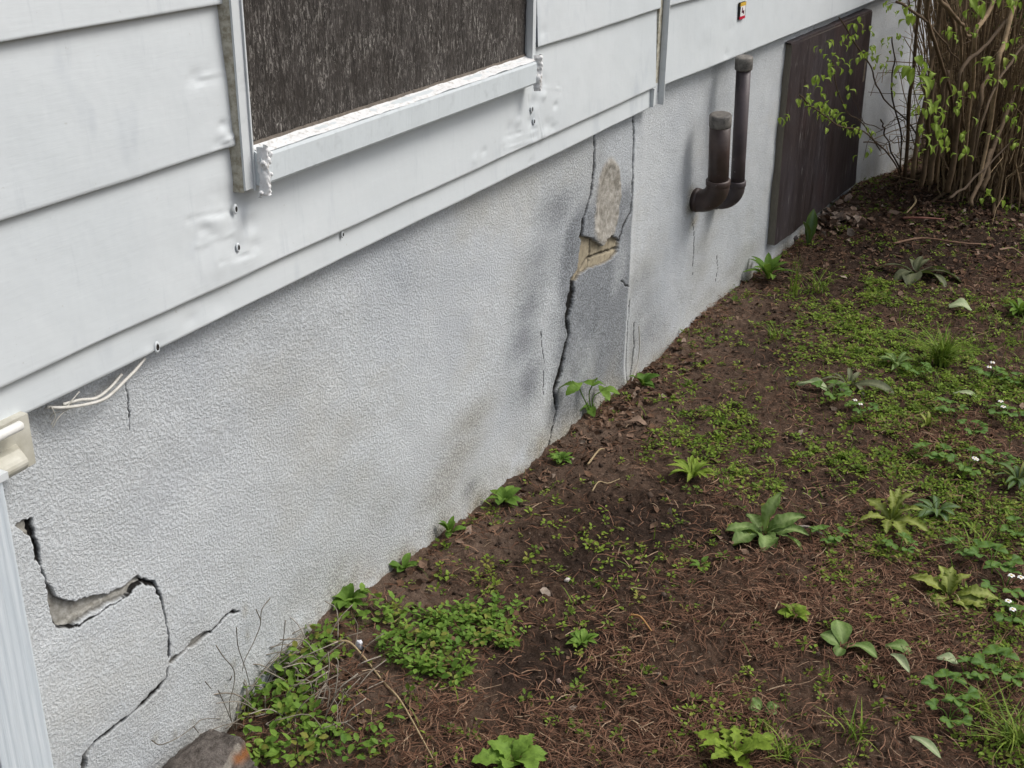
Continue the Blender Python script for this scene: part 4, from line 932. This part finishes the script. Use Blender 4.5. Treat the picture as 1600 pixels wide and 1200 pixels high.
GG = [(1460, 590, 190, 95, 1.), (1290, 690, 150, 75, .85), (1150, 640, 110, 50, .55), (1180, 740, 120, 50, .5), (1540, 780, 110, 150, .85), (1370, 440, 22, 50, 1.), (1330, 505, 60, 26, .9), (1300, 560, 90, 30, .4), (1430, 700, 130, 90, .6), (1400, 880, 170, 70, .4), (1070, 760, 90, 55, .35),
      (1580, 1020, 70, 130, .5), (1590, 1160, 50, 80, .9), (900, 840, 60, 30, .2), (1130, 1140, 90, 60, .3), (1030, 690, 50, 30, .4), (850, 885, 30, 18, .6), (930, 830, 40, 16, .4), (740, 900, 40, 25, .25), (1150, 930, 60, 30, .2), (1250, 980, 60, 40, .25), (1260, 440, 50, 20, .3), (1500, 470, 100, 30, .12),
      (1100, 690, 60, 30, .4), (940, 790, 60, 20, .2), (1500, 1130, 60, 60, .25), (690, 1150, 80, 40, .2), (570, 1150, 50, 30, .5)]
P = scatter(90000); d, px, py = dens(P, GG, .06, .10); cl = fbm(P[:, 0] * 7, P[:, 1] * 7, 201, 3, .6)
k = rng.uniform(0, 1, len(P)) < d * np.clip(.75 + 2.4 * cl, .08, 1.9) * 1.0
P = P[k]; q = vn(P[:, 0] * 4, P[:, 1] * 4, 205)
a = rng.uniform(0, 1, len(P)) < .55 + q * .5
sprigs('clover_cover', 'low mixed clover and chickweed spreading over the soil', 'ground cover', P[a], rng.uniform(.0065, .0150, a.sum()), G_SMALL, seed=4)
b = ~a; sprigs('chickweed_cover', 'small bright seedlings dotted among the clover', 'ground cover', P[b], rng.uniform(.0055, .0125, b.sum()), G_SMALL, n=(3, 5, 6), tlo=.3, thi=1., seed=5)
# grass in the cover
P = scatter(60000); d, px, py = dens(P, [(1540, 530, 120, 60, .8), (1490, 600, 150, 80, .5), (1590, 1140, 70, 90, .9), (1300, 600, 120, 60, .3), (1400, 760, 180, 140, .25), (1230, 1170, 120, 50, .25), (1560, 900, 80, 150, .4), (1000, 1190, 200, 30, .15)], .02)
P = P[rng.uniform(0, 1, len(P)) < d * .35]
TV = np.array([(0, -.03, 0), (0, .03, 0), (.12, -.03, .4), (.12, .03, .4), (.4, -.02, .75), (.4, .02, .75), (.8, 0, .95)]); TF = np.array([(0, 1, 3), (0, 3, 2), (2, 3, 5), (2, 5, 4), (4, 5, 6)])
V, F = inst(TV, TF, P, rng.uniform(0, 6.28, len(P)), rng.normal(0, .3, len(P)), rng.normal(0, .3, len(P)), rng.uniform(.015, .045, len(P)))
tag(raw('lawn_grass', V, F, G_GRASS, attrs={'tint': np.repeat(rng.uniform(0, 1, len(P)), 7)}), 'sparse short grass mixed through the ground cover', 'grass', kind='stuff')
# chickweed mats
def mat_patch(name, label, blobs, n, lo, hi, mat, seed, up=1.3, nn=(5, 6, 8), tl=(.2, 1)):
    r = np.random.default_rng(seed); A = []
    for cx, cy, rx, ry, w in blobs:
        for _ in range(int(n * w)):
            rr = math.sqrt(r.uniform(0, 1)) ; th = r.uniform(0, 6.28); A.append(onground(cx + rx * rr * math.cos(th), cy + ry * rr * math.sin(th)))
    A = np.array(A); sprigs(name, label, 'ground cover', A, r.uniform(lo, hi, len(A)), mat, nn, up, *tl, seed=seed)
mat_patch('seedling_mat', 'thick mat of bright seedlings on soil near the wall, lower left', [(720, 985, 62, 28, 1.), (660, 1020, 70, 34, 1.1), (690, 1055, 50, 18, .4), (780, 1000, 30, 18, .3), (640, 985, 60, 25, .3), (760, 960, 50, 25, .35)], 66, .009, .019, G_CHICK, 41)
mat_patch('weed_patch', 'tangled patch of round-leaved weeds against the wall beside the log', [(430, 1075, 55, 45, .9), (480, 1120, 50, 40, .7), (385, 1110, 28, 30, .4), (440, 1180, 60, 25, .6), (500, 1010, 25, 25, .25), (585, 965, 50, 18, .3), (590, 1150, 40, 30, .2), (520, 1175, 50, 30, .3), (480, 1040, 30, 25, .25)], 30, .011, .025, G_CHICK, 42, 1.6, (4, 5, 6))
# thatch
GT = [(1120, 1060, 330, 95, 1.), (1400, 1010, 260, 190, .95), (930, 1160, 330, 70, 1.), (1250, 900, 180, 70, .55), (1500, 870, 160, 80, .5), (1180, 860, 90, 40, .35), (620, 1130, 170, 60, .35), (1480, 690, 90, 50, .5), (1120, 760, 60, 30, .25), (1290, 640, 90, 30, .2), (700, 1120, 150, 60, .5), (500, 1060, 80, 60, .3), (1560, 430, 120, 60, .12)]
TV = np.array([(-.5, -.012, 0), (-.5, .012, .0), (-.17, -.013, .05), (-.17, .013, .06), (.17, -.013, .05), (.17, .013, .04), (.5, -.008, -.01), (.5, .008, 0)]) 
TFq = np.array([(0, 2, 3, 1), (2, 4, 5, 3), (4, 6, 7, 5)])
def straw(n, G, base, lo, hi, name, label, mat, wid, tl=(0, 1), lift=.006, seed=0, gain=1.):
    r = np.random.default_rng(seed); P = scatter(n); d, px, py = dens(P, G, base, .4); cl = fbm(P[:, 0] * 8, P[:, 1] * 8, 301 + seed, 3)
    P = P[r.uniform(0, 1, len(P)) < d * np.clip(.8 + 1.6 * cl, .1, 1.5) * gain]; parts = []
    P[:, 2] += np.abs(r.normal(0, lift, len(P))) + .001; idx = r.integers(0, 3, len(P)); flow = fbm(P[:, 0] * 3, P[:, 1] * 3, 401, 2) * 5
    for q in range(3):
        T = TV * [1, wid, 1]; T = T.copy(); T[:, 1] += [.0, .22, -.16][q] * (T[:, 0] ** 2) * 2; S = P[idx == q]; N = len(S)
        yaw = flow[idx == q] + r.normal(0, 1.1, N)
        V, F = inst(T, TFq, S, yaw, r.normal(0, .16, N), r.normal(0, .5, N), r.uniform(lo, hi, N)); parts.append((V, F, np.repeat(np.clip(r.beta(2, 2.4, N) * (tl[1] - tl[0]) + tl[0], 0, 1), len(T))))
    V, F, t = cat_inst(parts); tag(raw(name, V, F, mat, attrs={'tint': t}), label, 'debris', kind='stuff')
straw(420000, GT, .035, .014, .045, 'dead_grass', 'reddish brown dead grass and needle thatch over the soil', THATCH, 1.7, seed=1, gain=1.15)
straw(50000, [(1000, 600, 200, 200, .5), (1300, 600, 400, 300, .4)], .3, .010, .04, 'plant_debris', 'fine straw bits scattered over bare soil', THATCH, 2.4, (.25, .95), .003, 2, .6)
straw(9000, GT, .1, .05, .11, 'long_straw', 'longer pale straws lying on the thatch', THATCH, .55, (.35, 1.), .006, 3, .4)
# litter leaves
GLt = [(1000, 600, 45, 40, .9), (1300, 335, 60, 30, 1.), (1420, 300, 90, 40, 1.), (1500, 330, 140, 35, 1.), (1560, 400, 120, 60, .35), (960, 650, 60, 50, .7), (890, 700, 50, 35, .35), (830, 765, 40, 30, .35), (650, 905, 40, 30, .4), (490, 1030, 50, 40, .5), (1330, 400, 120, 50, .25), (1070, 560, 50, 40, .2)]
TVl = np.array([(-.5, 0, .05), (-.2, -.28, .16), (-.2, .28, .10), (.2, -.3, .02), (.2, .26, .2), (.55, .05, .12), (-.05, 0, -.02), (.2, 0, .03)]); TFl = np.array([(0, 6, 2), (0, 1, 6), (1, 3, 7), (1, 7, 6), (2, 6, 7), (2, 7, 4), (3, 5, 7), (4, 7, 5)])
P = scatter(60000, .75, 9.); d, px, py = dens(P, GLt, .05, .45); P = P[rng.uniform(0, 1, len(P)) < d * .8]; N = len(P)
V, F = inst(TVl, TFl, P + [0, 0, .004], rng.uniform(0, 6.28, N), rng.normal(0, .45, N), rng.normal(0, .5, N), rng.uniform(.008, .030, N)); V = V + rng.normal(0, .0016, V.shape)
tag(raw('leaf_litter', V, F, LITTER, attrs={'tint': np.repeat(rng.beta(2., 2., N), 8)}), 'dry brown leaf litter along the wall foot and under the shrub', 'litter', kind='stuff')
r = np.random.default_rng(61); A = np.array([onground(1302 + 28 * r.normal(), 346 + 9 * r.normal()) for _ in range(150)]); N = len(A)
V, F = inst(TVl, TFl, A + np.stack([0 * A[:, 0], 0 * A[:, 0], r.uniform(.004, .03, N)], -1), r.uniform(0, 6.28, N), r.normal(0, .5, N), r.normal(0, .5, N), r.uniform(.02, .055, N)); V = V + r.normal(0, .003, V.shape)
tag(raw('pale_leaf_pile', V, F, LITTER, attrs={'tint': np.repeat(r.uniform(.75, 1, N), 8)}), 'small heap of pale crumpled dead leaves at the foot of the panel', 'litter', kind='stuff')
# crumbs of earth
TVc = np.array([(1, 0, 0), (-1, .1, 0), (.1, 1, 0), (0, -1, .1), (0, .1, .8), (.1, 0, -.7)]) * .5; TFc = np.array([(0, 2, 4), (2, 1, 4), (1, 3, 4), (3, 0, 4), (2, 0, 5), (1, 2, 5), (3, 1, 5), (0, 3, 5)])
P = scatter(36000); d, px, py = dens(P, [(900, 800, 400, 300, .8), (1300, 420, 300, 120, .8)], .4); P = P[rng.uniform(0, 1, len(P)) < d]; N = len(P)
V, F = inst(TVc, TFc, P, rng.uniform(0, 6.28, N), rng.normal(0, .6, N), rng.normal(0, .6, N), rng.gamma(2., .0028, N) + .002); V = V + rng.normal(0, .0006, V.shape)
CRUMB = m_tint('soil_crumbs', [(0, (.02, .013, .009)), (.7, (.075, .05, .037)), (1, (.16, .125, .10))], .95)
tag(raw('soil_crumbs', V, F, CRUMB, attrs={'tint': np.repeat(rng.beta(1.6, 2., N), 6)}), 'crumbs and clods of loose soil', 'soil', kind='stuff')

# ------------------------------------------------------------------ single bits on the ground
def stone(name, label, px, r, mat, cat='stone', sq=(1, .8, .7), seed=1):
    P = onground(*px); bpy.ops.mesh.primitive_ico_sphere_add(subdivisions=3, radius=r, location=(0, 0, 0)); o = bpy.context.object; o.name = name; me = o.data
    co = np.empty(len(me.vertices) * 3); me.vertices.foreach_get('co', co); co = co.reshape(-1, 3); co = co * (1 + .5 * fbm(co[:, 0] / r * 1.3 + seed, co[:, 1] / r * 1.3 + co[:, 2] / r, seed, 3))[:, None] * sq
    me.vertices.foreach_set('co', co.ravel()); me.materials.append(mat); me.polygons.foreach_set('use_smooth', [True] * len(me.polygons)); me.update(); o.location = P + [0, 0, r * .4]; tag(o, label, cat); return o
STONE = m_flat('pale_stone', (.45, .41, .37), (.62, .58, .53), .8, 90)
stone('pebble', 'small white pebble on bare dark soil in the middle', (886, 908), .0075, STONE)
stone('pebble', 'pinkish pebble in thatch below the seedling mat', (873, 1066), .006, m_flat('pink_stone', (.30, .20, .16), (.38, .28, .23), .8, 90), seed=3)
stone('pebble', 'brown pebble on soil near the feathery seedlings right of the wall', (916, 850), .006, m_flat('brown_stone', (.18, .13, .08), (.25, .19, .13), .8, 90), seed=4)
stone('pebble', 'dark stone lying at the foot of the panel', (1236, 378), .03, m_flat('dark_stone', (.025, .02, .02), (.05, .042, .04), .8, 60), seed=5)
stone('paper_scrap', 'small crumpled white scrap in the weeds by the wall', (561, 1008), .010, m_flat('white_scrap', (.62, .63, .68), (.75, .76, .78), .6, 60), 'scrap', (.6, .8, 1.3), 6)
def stem(name, label, cat, pts, r, mat, tint=.5, lift=.012, k=6):
    P = bez([onground(*p) + [0, 0, lift + .01 * math.sin(i * 1.7)] for i, p in enumerate(pts)], 40); m = MB(); m.tube(P, np.linspace(r, r * .6, len(P)), k, tint, lump=.2); tag(m.build(name, mat), label, cat)
STRAW = m_flat('dry_straw', (.26, .19, .10), (.40, .31, .18), .7, 90)
stem('dry_stalk', 'long curved tan stalk running from the wall weeds to the bottom edge', 'stalk', [(518, 1012), (545, 1018), (568, 1032), (600, 1068), (625, 1105), (650, 1150), (682, 1200)], .0026, STRAW)
stem('dry_twig', 'pale forked twig on soil below the crack', 'twig', [(918, 732), (935, 715), (944, 706)], .0028, STRAW)
stem('dry_twig', 'pale bent rootlet on soil right of the wall weed above the seedlings', 'twig', [(925, 774), (935, 764), (950, 760), (968, 750)], .0018, STRAW)
stem('dry_twig', 'grey splinter lying right of the pale broadleaf weed', 'twig', [(1238, 828), (1262, 836), (1284, 840)], .0035, m_flat('grey_splinter', (.2, .17, .14), (.36, .32, .27)))
stem('dry_twig', 'orange-tan broken stalk in thatch near the centre bottom', 'twig', [(985, 968), (1000, 978), (1018, 992)], .0028, m_flat('orange_stalk', (.36, .17, .06), (.45, .25, .10)))
stem('dry_twig', 'long straight brown stick on dark soil under the shrub', 'twig', [(1395, 385), (1440, 380), (1500, 384), (1548, 383)], .0045, m_flat('brown_stick', (.15, .08, .05), (.26, .16, .10)))
stem('dry_twig', 'reddish stick lying in front of the shrub base', 'twig', [(1410, 345), (1440, 348), (1475, 346)], .005, m_flat('red_stick', (.20, .08, .06), (.30, .14, .10)))
stem('dry_twig', 'brown stick at the right edge on dark soil', 'twig', [(1560, 395), (1580, 397), (1600, 403)], .005, m_flat('brown_stick_b', (.17, .10, .06), (.27, .18, .12)))
stem('dry_twig', 'curved twig poking down from the shrub base', 'twig', [(1427, 318), (1428, 330), (1415, 343)], .005, STRAW, lift=.03)
def wallstem(name, label, cat, lines, r, mat, off=.004):
    t = None
    m = MB()
    for L in lines: P = bez([wp(*onwall(a, b, STO + off), STO + off + .018) for a, b in L], 24); m.tube(P, np.linspace(r, r * .6, len(P)), 5, .4, lump=.3, seed=len(L))
    tag(m.build(name, mat), label, cat)
wallstem('dead_vine', 'dark dead creeper tendrils clinging to the stucco above the weed patch', 'vine', [[(388, 948), (395, 969), (385, 997), (371, 1025), (366, 1045)], [(325, 1004), (336, 1021), (353, 1042), (353, 1067), (346, 1095), (352, 1130), (360, 1150)],
    [(357, 976), (360, 1007), (371, 1039), (378, 1065)], [(410, 930), (397, 948), (395, 966)], [(329, 1074), (336, 1090), (348, 1118), (356, 1140)], [(224, 1151), (238, 1158), (266, 1147), (290, 1130), (304, 1119), (332, 1118)], [(290, 1130), (298, 1140)], [(308, 1060), (318, 1072)], [(434, 965), (430, 1000), (422, 1030), (410, 1060)]], .0011,
    m_flat('dead_tendril', (.09, .08, .06), (.20, .18, .14), .9, 90))
wallstem('white_rootlet', 'thin whitish rootlet hanging down the wall at the edge of the grey patch', 'root', [[(990, 508), (991, 540), (988, 566), (980, 590), (974, 608)]], .0024, m_flat('whitish_root', (.50, .47, .42), (.62, .6, .55), .8, 90))
# dry stems among the weed patch
m = MB(); r = np.random.default_rng(77)
for i in range(110):
    p = onground(r.uniform(360, 560), r.uniform(1000, 1150)); a = r.uniform(0, 6.28); L = r.uniform(.04, .13); up = r.uniform(0, .9)
    m.tube(bez([p, p + [L * .5 * math.cos(a), L * .5 * math.sin(a) * .6, L * up * .6 + .01], p + [L * math.cos(a + .5), L * math.sin(a) * .6, L * up + .006]], 8), r.uniform(.0006, .0015), 5, r.uniform(.4, 1))
tag(m.build('dead_stems', m_tint('grey_dead_stem', [(0, (.10, .085, .06)), (.5, (.22, .19, .15)), (1, (.38, .34, .28))])), 'tangle of dead stems in the weed patch by the wall', 'debris', kind='stuff')

def log():
    E = onground(384, 1190); r0 = .068; m = MB(); ax = _n(np.array([1., -.10, .05])); P0 = E - ax * .015 + [0, .014, .008]
    k = 64; n = 110; G = []
    for i in range(n):
        s = i / (n - 1); c = P0 - ax * (.55 * s); row = []; rr = r0 * (1 + .02 * math.sin(s * 20))
        if i == 0: rr *= .90
        for j in range(k + 1):
            an = 2 * PI * j / k; q = rr * (1 + .16 * float(fbm(j % k * .22, s * 9, 501, 3)) + .10 * float(fbm(j % k * .9, s * 40, 502, 3)))
            row.append(c + q * (np.array([.10, 1, 0]) * math.cos(an) + np.array([0, 0, 1.]) * math.sin(an)) + ax * .012 * float(vn(j % k * .6, i * .3, 503)) * (i < 3))
        G.append(row)
    G = np.array(G); m.grid(G); qx, qy = project(G.reshape(-1, 3))
    def band(ax_, ay_, bx_, by_, w): 
        tx = np.clip(((qx - ax_) * (bx_ - ax_) + (qy - ay_) * (by_ - ay_)) / ((bx_ - ax_) ** 2 + (by_ - ay_) ** 2), 0, 1); return np.exp(-((qx - ax_ - tx * (bx_ - ax_)) ** 2 + (qy - ay_ - tx * (by_ - ay_)) ** 2) / w ** 2)
    m.t[-1] = band(352, 1204, 372, 1168, 6); m.r[-1] = band(372, 1186, 392, 1168, 9)
    t = empty('log', P0); tag(t, 'short weathered grey log with an orange scar lying against the wall', 'log')
    s = NM('weathered_bark', .95, .1); c = s.mix(s.ramp(s.noise(60, 6, .75), [(.3, 0), (.7, 1)]), (.07, .058, .05), (.36, .32, .285))
    tt = s.attr('tint'); c = s.mix(s.math('MULTIPLY', s.ramp(tt, [(.3, 0), (.6, 1)]), s.ramp(s.noise(30, 4), [(.3, .4), (.5, 1)])), c, (.46, .42, .36)); c = s.mix(s.math('MULTIPLY', s.attr('rib'), s.ramp(s.noise(45, 4, .6), [(.3, .2), (.55, 1)])), c, (.46, .19, .07))
    kidp(m.build('bark', s.out(c, s.bump(s.noise(60, 7, .8), .022, 1.))), t)
    m = MB(); C = G[0, :-1]; cc = C.mean(0); R2 = [cc + (C - cc) * f + ax * .004 * (1 - f) for f in (1, .7, .35)]; m.grid(np.stack([np.vstack([q, q[:1]]) for q in R2], 0)); m.add(R2[-1], [tuple(range(k))])
    s = NM('split_wood', .8, .2); v = s.noise(30, 5, .7, s.map((1, 3, 1)))
    c = s.mix(s.ramp(v, [(.35, 0), (.62, 1)]), (.14, .10, .07), (.42, .37, .30)); c = s.mix(s.ramp(s.noise(14, 3), [(.52, 0), (.6, .9)]), c, (.42, .16, .05)); kidp(m.build('cut_end', s.out(c, s.bump(v, .006))), t)
log()

# ------------------------------------------------------------------ the shrub at the far end
def shrub():
    B = onground(1470, 305); t = empty('shrub', B); tag(t, 'bushy brown multi-stemmed shrub with fresh drooping leaves beyond the panel', 'shrub')
    r = np.random.default_rng(9); allP = []
    def cane(P, rad, tint, k=8, name='cane'):
        m = MB(); m.tube(P, rad, k, tint, lump=.22, seed=int(abs(tint) * 50)); kidp(m.build(name, CANE), t); allP.append(P)
    K = 3.15e-3 / 2
    TR = [([(1415, 283), (1420, 198), (1422, 142), (1427, 99), (1432, 42), (1437, -5), (1440, -60)], 7.5, .90, .35), ([(1424, 278), (1438, 198), (1445, 156), (1454, 113), (1462, 71), (1470, 20), (1470, -60)], 14, .80, .4),
          ([(1408, 268), (1406, 200), (1393, 150), (1393, 128), (1397, 90), (1394, 57)], 3.5, .97, .05), ([(1434, 215), (1417, 187), (1380, 152), (1366, 125), (1358, 100), (1340, 70), (1312, 30)], 3.2, .93, .1),
          ([(1412, 284), (1390, 243), (1347, 207), (1307, 197), (1273, 167), (1247, 147)], 3.0, .90, .2), ([(1376, 235), (1347, 193), (1320, 167), (1303, 127), (1302, 95)], 2.2, .92, .1),
          ([(1404, 262), (1384, 210), (1376, 188)], 3.6, .98, .08), ([(1345, 188), (1378, 200), (1400, 185)], 1.8, .95, .05), ([(1350, 222), (1380, 226), (1400, 213), (1414, 222)], 2., .92, .1),
          ([(1400, 5), (1435, 25), (1456, 42), (1475, 65), (1487, 81), (1499, 96)], 4, .72, .3), ([(1465, -5), (1497, 36), (1516, 57)], 6.5, .60, .6), ([(1508, -5), (1499, 50), (1500, 95), (1506, 200)], 6, .62, .5),
          ([(1556, -20), (1542, 25), (1522, 52), (1518, 140), (1508, 260)], 11, .62, .95), ([(1594, -20), (1572, 56), (1561, 88), (1557, 112), (1548, 200), (1530, 290)], 10, .50, .95),
          ([(1470, -10), (1490, 40), (1486, 100), (1470, 200), (1462, 285)], 9, .74, .5), ([(1448, -5), (1450, 40), (1470, 90), (1490, 180), (1485, 290)], 8, .72, .45),
          ([(1600, 10), (1560, 45), (1530, 80), (1500, 115), (1490, 200)], 7, .60, .15), ([(1610, 60), (1570, 110), (1540, 170), (1520, 260)], 5, .5, .2), ([(1550, 235), (1534, 275), (1516, 322)], 9, .50, .2), ([(1485, 310), (1515, 285), (1560, 240), (1600, 205)], 4, .5, .0),
          ([(1452, 290), (1462, 220), (1472, 160), (1480, 110)], 16, .72, .3), ([(1480, 300), (1492, 230), (1500, 160), (1502, 100)], 20, .66, .35), ([(1510, 300), (1520, 230), (1530, 160), (1545, 120)], 18, .58, .3), ([(1534, 300), (1550, 240), (1570, 180), (1600, 120)], 12, .52, .25), ([(1440, 292), (1450, 230), (1452, 180), (1462, 130)], 12, .78, .3)]
    for pts, wpx, y, tint in TR:
        P = bez([plane_y(a, b, y) for a, b in pts], 26); P = P + np.stack([fbm(np.arange(len(P)) * .3, y * 90 + i, 601, 2) for i in range(3)], -1) * .012
        wpx = (wpx if wpx < 8 else 8 + (wpx - 8) * .25) * .72; tint *= .7; cane(P, np.linspace(wpx * K * .95, wpx * K * .65, len(P)), tint, 9)
    for i in range(40) :
        a = r.uniform(0, 2 * PI); rr = math.sqrt(r.uniform(0, 1)); p = np.array([6.05 + .42 * rr * math.cos(a), .60 + .26 * rr * math.sin(a), 0]); p[2] = float(gz(p[0], p[1])) - .02
        out = np.array([math.cos(a), math.sin(a), 0]) * r.uniform(.1, .75) + [0, -.1, 0]; H = r.uniform(.8, 2.0); s = np.linspace(0, 1, 9)
        P = p + np.outer(s, [0, 0, H]) + np.outer(s ** 1.5 * H * .6, out) + np.cumsum(r.normal(0, .020, (9, 3)), 0); P[0] = p; P = bez(P, 20)
        if P[:, 1].max() > 1.02: P[:, 1] = np.minimum(P[:, 1], 1.02)
        r0 = r.uniform(.003, .008); cane(P, np.linspace(r0, r0 * .45, len(P)), r.uniform(.15, 1.), 7)
    # dense bundle of thin upright shoots
    m = MB()
    for i in range(560):
        a = r.uniform(0, 2 * PI); rr = math.sqrt(r.uniform(0, 1)); p = np.array([6.0 + .46 * rr * math.cos(a), .60 + .28 * rr * math.sin(a), 0]); p[2] = float(gz(p[0], p[1])) - .01
        H = r.uniform(.25, 1.7); out = np.array([math.cos(a), math.sin(a) * .8, 0]) * r.uniform(.05, .9); s = np.linspace(0, 1, 7)
        P = p + np.outer(s, [0, 0, H]) + np.outer(s ** 1.4 * H * .55, out) + np.cumsum(r.normal(0, .022, (7, 3)), 0); P[:, 1] = np.minimum(P[:, 1], 1.02); P = bez(P, 14)
        r0 = r.uniform(.0020, .0052); m.tube(P, np.linspace(r0, r0 * .4, len(P)), 5, r.uniform(.25, 1.), cap=False, lump=.2, seed=i)
    o = m.build('shoots', CANE); kidp(o, t); o['kind'] = 'stuff'
    # fine twigs and dead wood tangled through
    m = MB()
    for i in range(1300):
        if i < 700:
            c = allP[r.integers(0, len(allP))]; p = c[r.integers(2, len(c))]
            if p[0] < 5.35: continue
            d = r.normal(0, 1, 3) * [1, .7, .7] + [0, 0, .25]; L = r.uniform(.12, .5); rad = r.uniform(.0010, .0028)
        else:
            p = np.array([r.uniform(5.8, 7.4), r.uniform(-.2, .85), r.uniform(.0, .62) * 1. + .02]); d = np.array([r.normal(0, 1), r.normal(0, 1.), r.normal(0, .28)]); L = r.uniform(.25, .8); rad = r.uniform(.0012, .0035)
        d = _n(d); P = p + np.outer(np.linspace(0, 1, 6), d) * L + np.cumsum(r.normal(0, L * .045, (6, 3)), 0); P[:, 1] = np.minimum(P[:, 1], 1.08); P[:, 2] = np.maximum(P[:, 2], gz(P[:, 0], P[:, 1]) + .005)
        m.tube(P, np.linspace(rad, rad * .5, 6), 5, r.uniform(.1, 1), cap=False)
    o = m.build('twigs', CANE); kidp(o, t); o['kind'] = 'stuff'
    # young drooping leaves: clusters of 3-5 leaflets
    CL = [(1338, 38), (1358, 52), (1328, 62), (1342, 92), (1302, 78), (1300, 95), (1364, 80), (1362, 88), (1372, 104), (1380, 108), (1305, 117), (1283, 127), (1278, 145), (1323, 147), (1382, 68), (1402, 62), (1408, 85), (1425, 105), (1399, 132), (1448, 118), (1252, 152), (1262, 160), (1272, 162), (1283, 168), (1292, 172),
          (1300, 178), (1308, 180), (1318, 198), (1328, 205), (1338, 212), (1345, 208), (1362, 214), (1352, 236), (1296, 190), (1288, 183), (1462, 142), (1455, 168), (1445, 172), (1482, 140), (1498, 158), (1508, 155), (1495, 170), (1470, 190), (1483, 228), (1458, 220), (1442, 235), (1515, 208), (1400, 12), (1427, 26), (1485, 60),
          (1600, 140), (1575, 170), (1580, 195), (1590, 190), (1552, 215), (1548, 312), (1578, 325), (1600, 275), (1508, 12), (1592, 12), (1570, 5), (1600, 60), (1565, 95), (1530, 5), (1540, 100), (1560, 130), (1476, 205), (1436, 205), (1503, 240), (1590, 230), (1440, 168), (1378, 92), (1395, 15)]
    m = MB(); LP = []
    for (a, b) in CL:
        y = .90 if a < 1420 else r.uniform(.30, .60)
        LP.append((plane_y(a, b - 5, y), r.uniform(.85, 1.15)))
    for i in range(80):
        c = allP[r.integers(0, len(allP))]; p = c[r.integers(len(c) // 2, len(c))]
        if p[2] > .75: LP.append((p + r.normal(0, .05, 3), 1.))
    for p, s in LP:
        if p[1] > 1.05: p[1] = 1.05
        a0 = r.uniform(0, 6.28); tn = r.uniform(.2, .9)
        for k in range(r.integers(4, 7)):
            add_leaf(m, p + r.normal(0, .012, 3), a0 + k * 2.4, math.radians(r.uniform(-70, -15)), .029 * s * r.uniform(.6, 1.2), .0125 * s, r.uniform(-.5, .5), np.clip(tn + r.normal(0, .15), 0, 1), n=6, arch=.25, droop=.35, fold=.5)
    kidp(m.build('foliage', G_LIME), t)
    # dark root mass
    for i in range(14):
        m = MB(); a = r.uniform(0, 6.28); p = np.array([6.0 + .3 * math.cos(a), .58 + .2 * math.sin(a), 0]); p[2] = float(gz(p[0], p[1])); d = np.array([math.cos(a), math.sin(a), 0]); 
        m.tube(bez([p + [0, 0, .12], p + d * .06 + [0, 0, .05], p + d * .16 + [0, 0, .005], p + d * .26 - [0, 0, .03]], 12), np.linspace(.016, .006, 13), 8, .3, lump=.4, seed=i)
        kidp(m.build('root', CANE), t)
shrub()

# ------------------------------------------------------------------ dark growth beyond
NEED = m_leaf('dark_evergreen_leaf', (.012, .026, .010), (.03, .06, .018), trans=.1)
STRAP = m_leaf('strap_leaf', (.04, .10, .02), (.09, .17, .04), trans=.2)
def evergreen(name, label, c, rad, n, L, W, mat, seed, cat='shrub', droop=.2):
    r = np.random.default_rng(seed); t = empty(name, (c[0], c[1], float(gz(c[0], c[1])))); tag(t, label, cat, 'dark shrubs beyond the house corner')
    th = r.uniform(0, 6.28, n); u = r.uniform(-1, 1, n); rr = r.uniform(.45, 1, n) ** .5; cl = .75 + .5 * fbm(th * 2.2, u * 3, seed, 3)
    q = np.sqrt(1 - u * u); P = np.stack([q * np.cos(th), q * np.sin(th), u], -1) * (rr * cl)[:, None] * rad + c
    P = P[P[:, 2] > -.03]; N = len(P); T = LT * [1, W / L, 1]
    V, F = inst(T, LF, P, r.uniform(0, 6.28, N), r.normal(droop, .6, N), r.normal(0, .6, N), L * r.uniform(.6, 1.3, N)); o = raw('crown', V, F, mat, attrs={'tint': np.repeat(r.uniform(0, 1, N), 7)}); kidp(o, t)
    m = MB()
    for i in range(9):
        a = r.uniform(0, 6.28); d = np.array([math.cos(a) * rad[0] * .5, math.sin(a) * rad[1] * .5, c[2] + rad[2] * .4]); b = np.array([c[0], c[1], float(gz(c[0], c[1])) - .03]); m.tube(bez([b, b + d * [.3, .3, .5], b + d], 10), np.linspace(.035, .008, 11), 7, .2, lump=.2, seed=i)
    kidp(m.build('trunk', CANE), t)
evergreen('evergreen_shrub', 'dark evergreen shrub just past the house corner behind the canes', (8.3, 1.0, .75), (.55, .6, .9), 15000, .09, .018, NEED, 801)
evergreen('evergreen_shrub', 'black-green evergreen shrub behind the twiggy brush at the right edge', (8.6, -.2, .7), (.7, .8, .95), 16000, .09, .020, NEED, 802)
evergreen('evergreen_shrub', 'broad dark evergreen shrub farthest back beyond the corner', (10.6, .8, 1.0), (1.2, 2.0, 1.5), 22000, .13, .04, NEED, 803)
evergreen('evergreen_shrub', 'broad dark evergreen shrub farthest back at the right', (10.4, -2.6, 1.0), (1.3, 2.0, 1.5), 18000, .13, .04, NEED, 804)
evergreen('strap_leaved_plant', 'brighter strap-leaved plant showing between the upper canes', (7.4, .62, .45), (.22, .25, .32), 700, .20, .016, STRAP, 805, 'plant', .9)
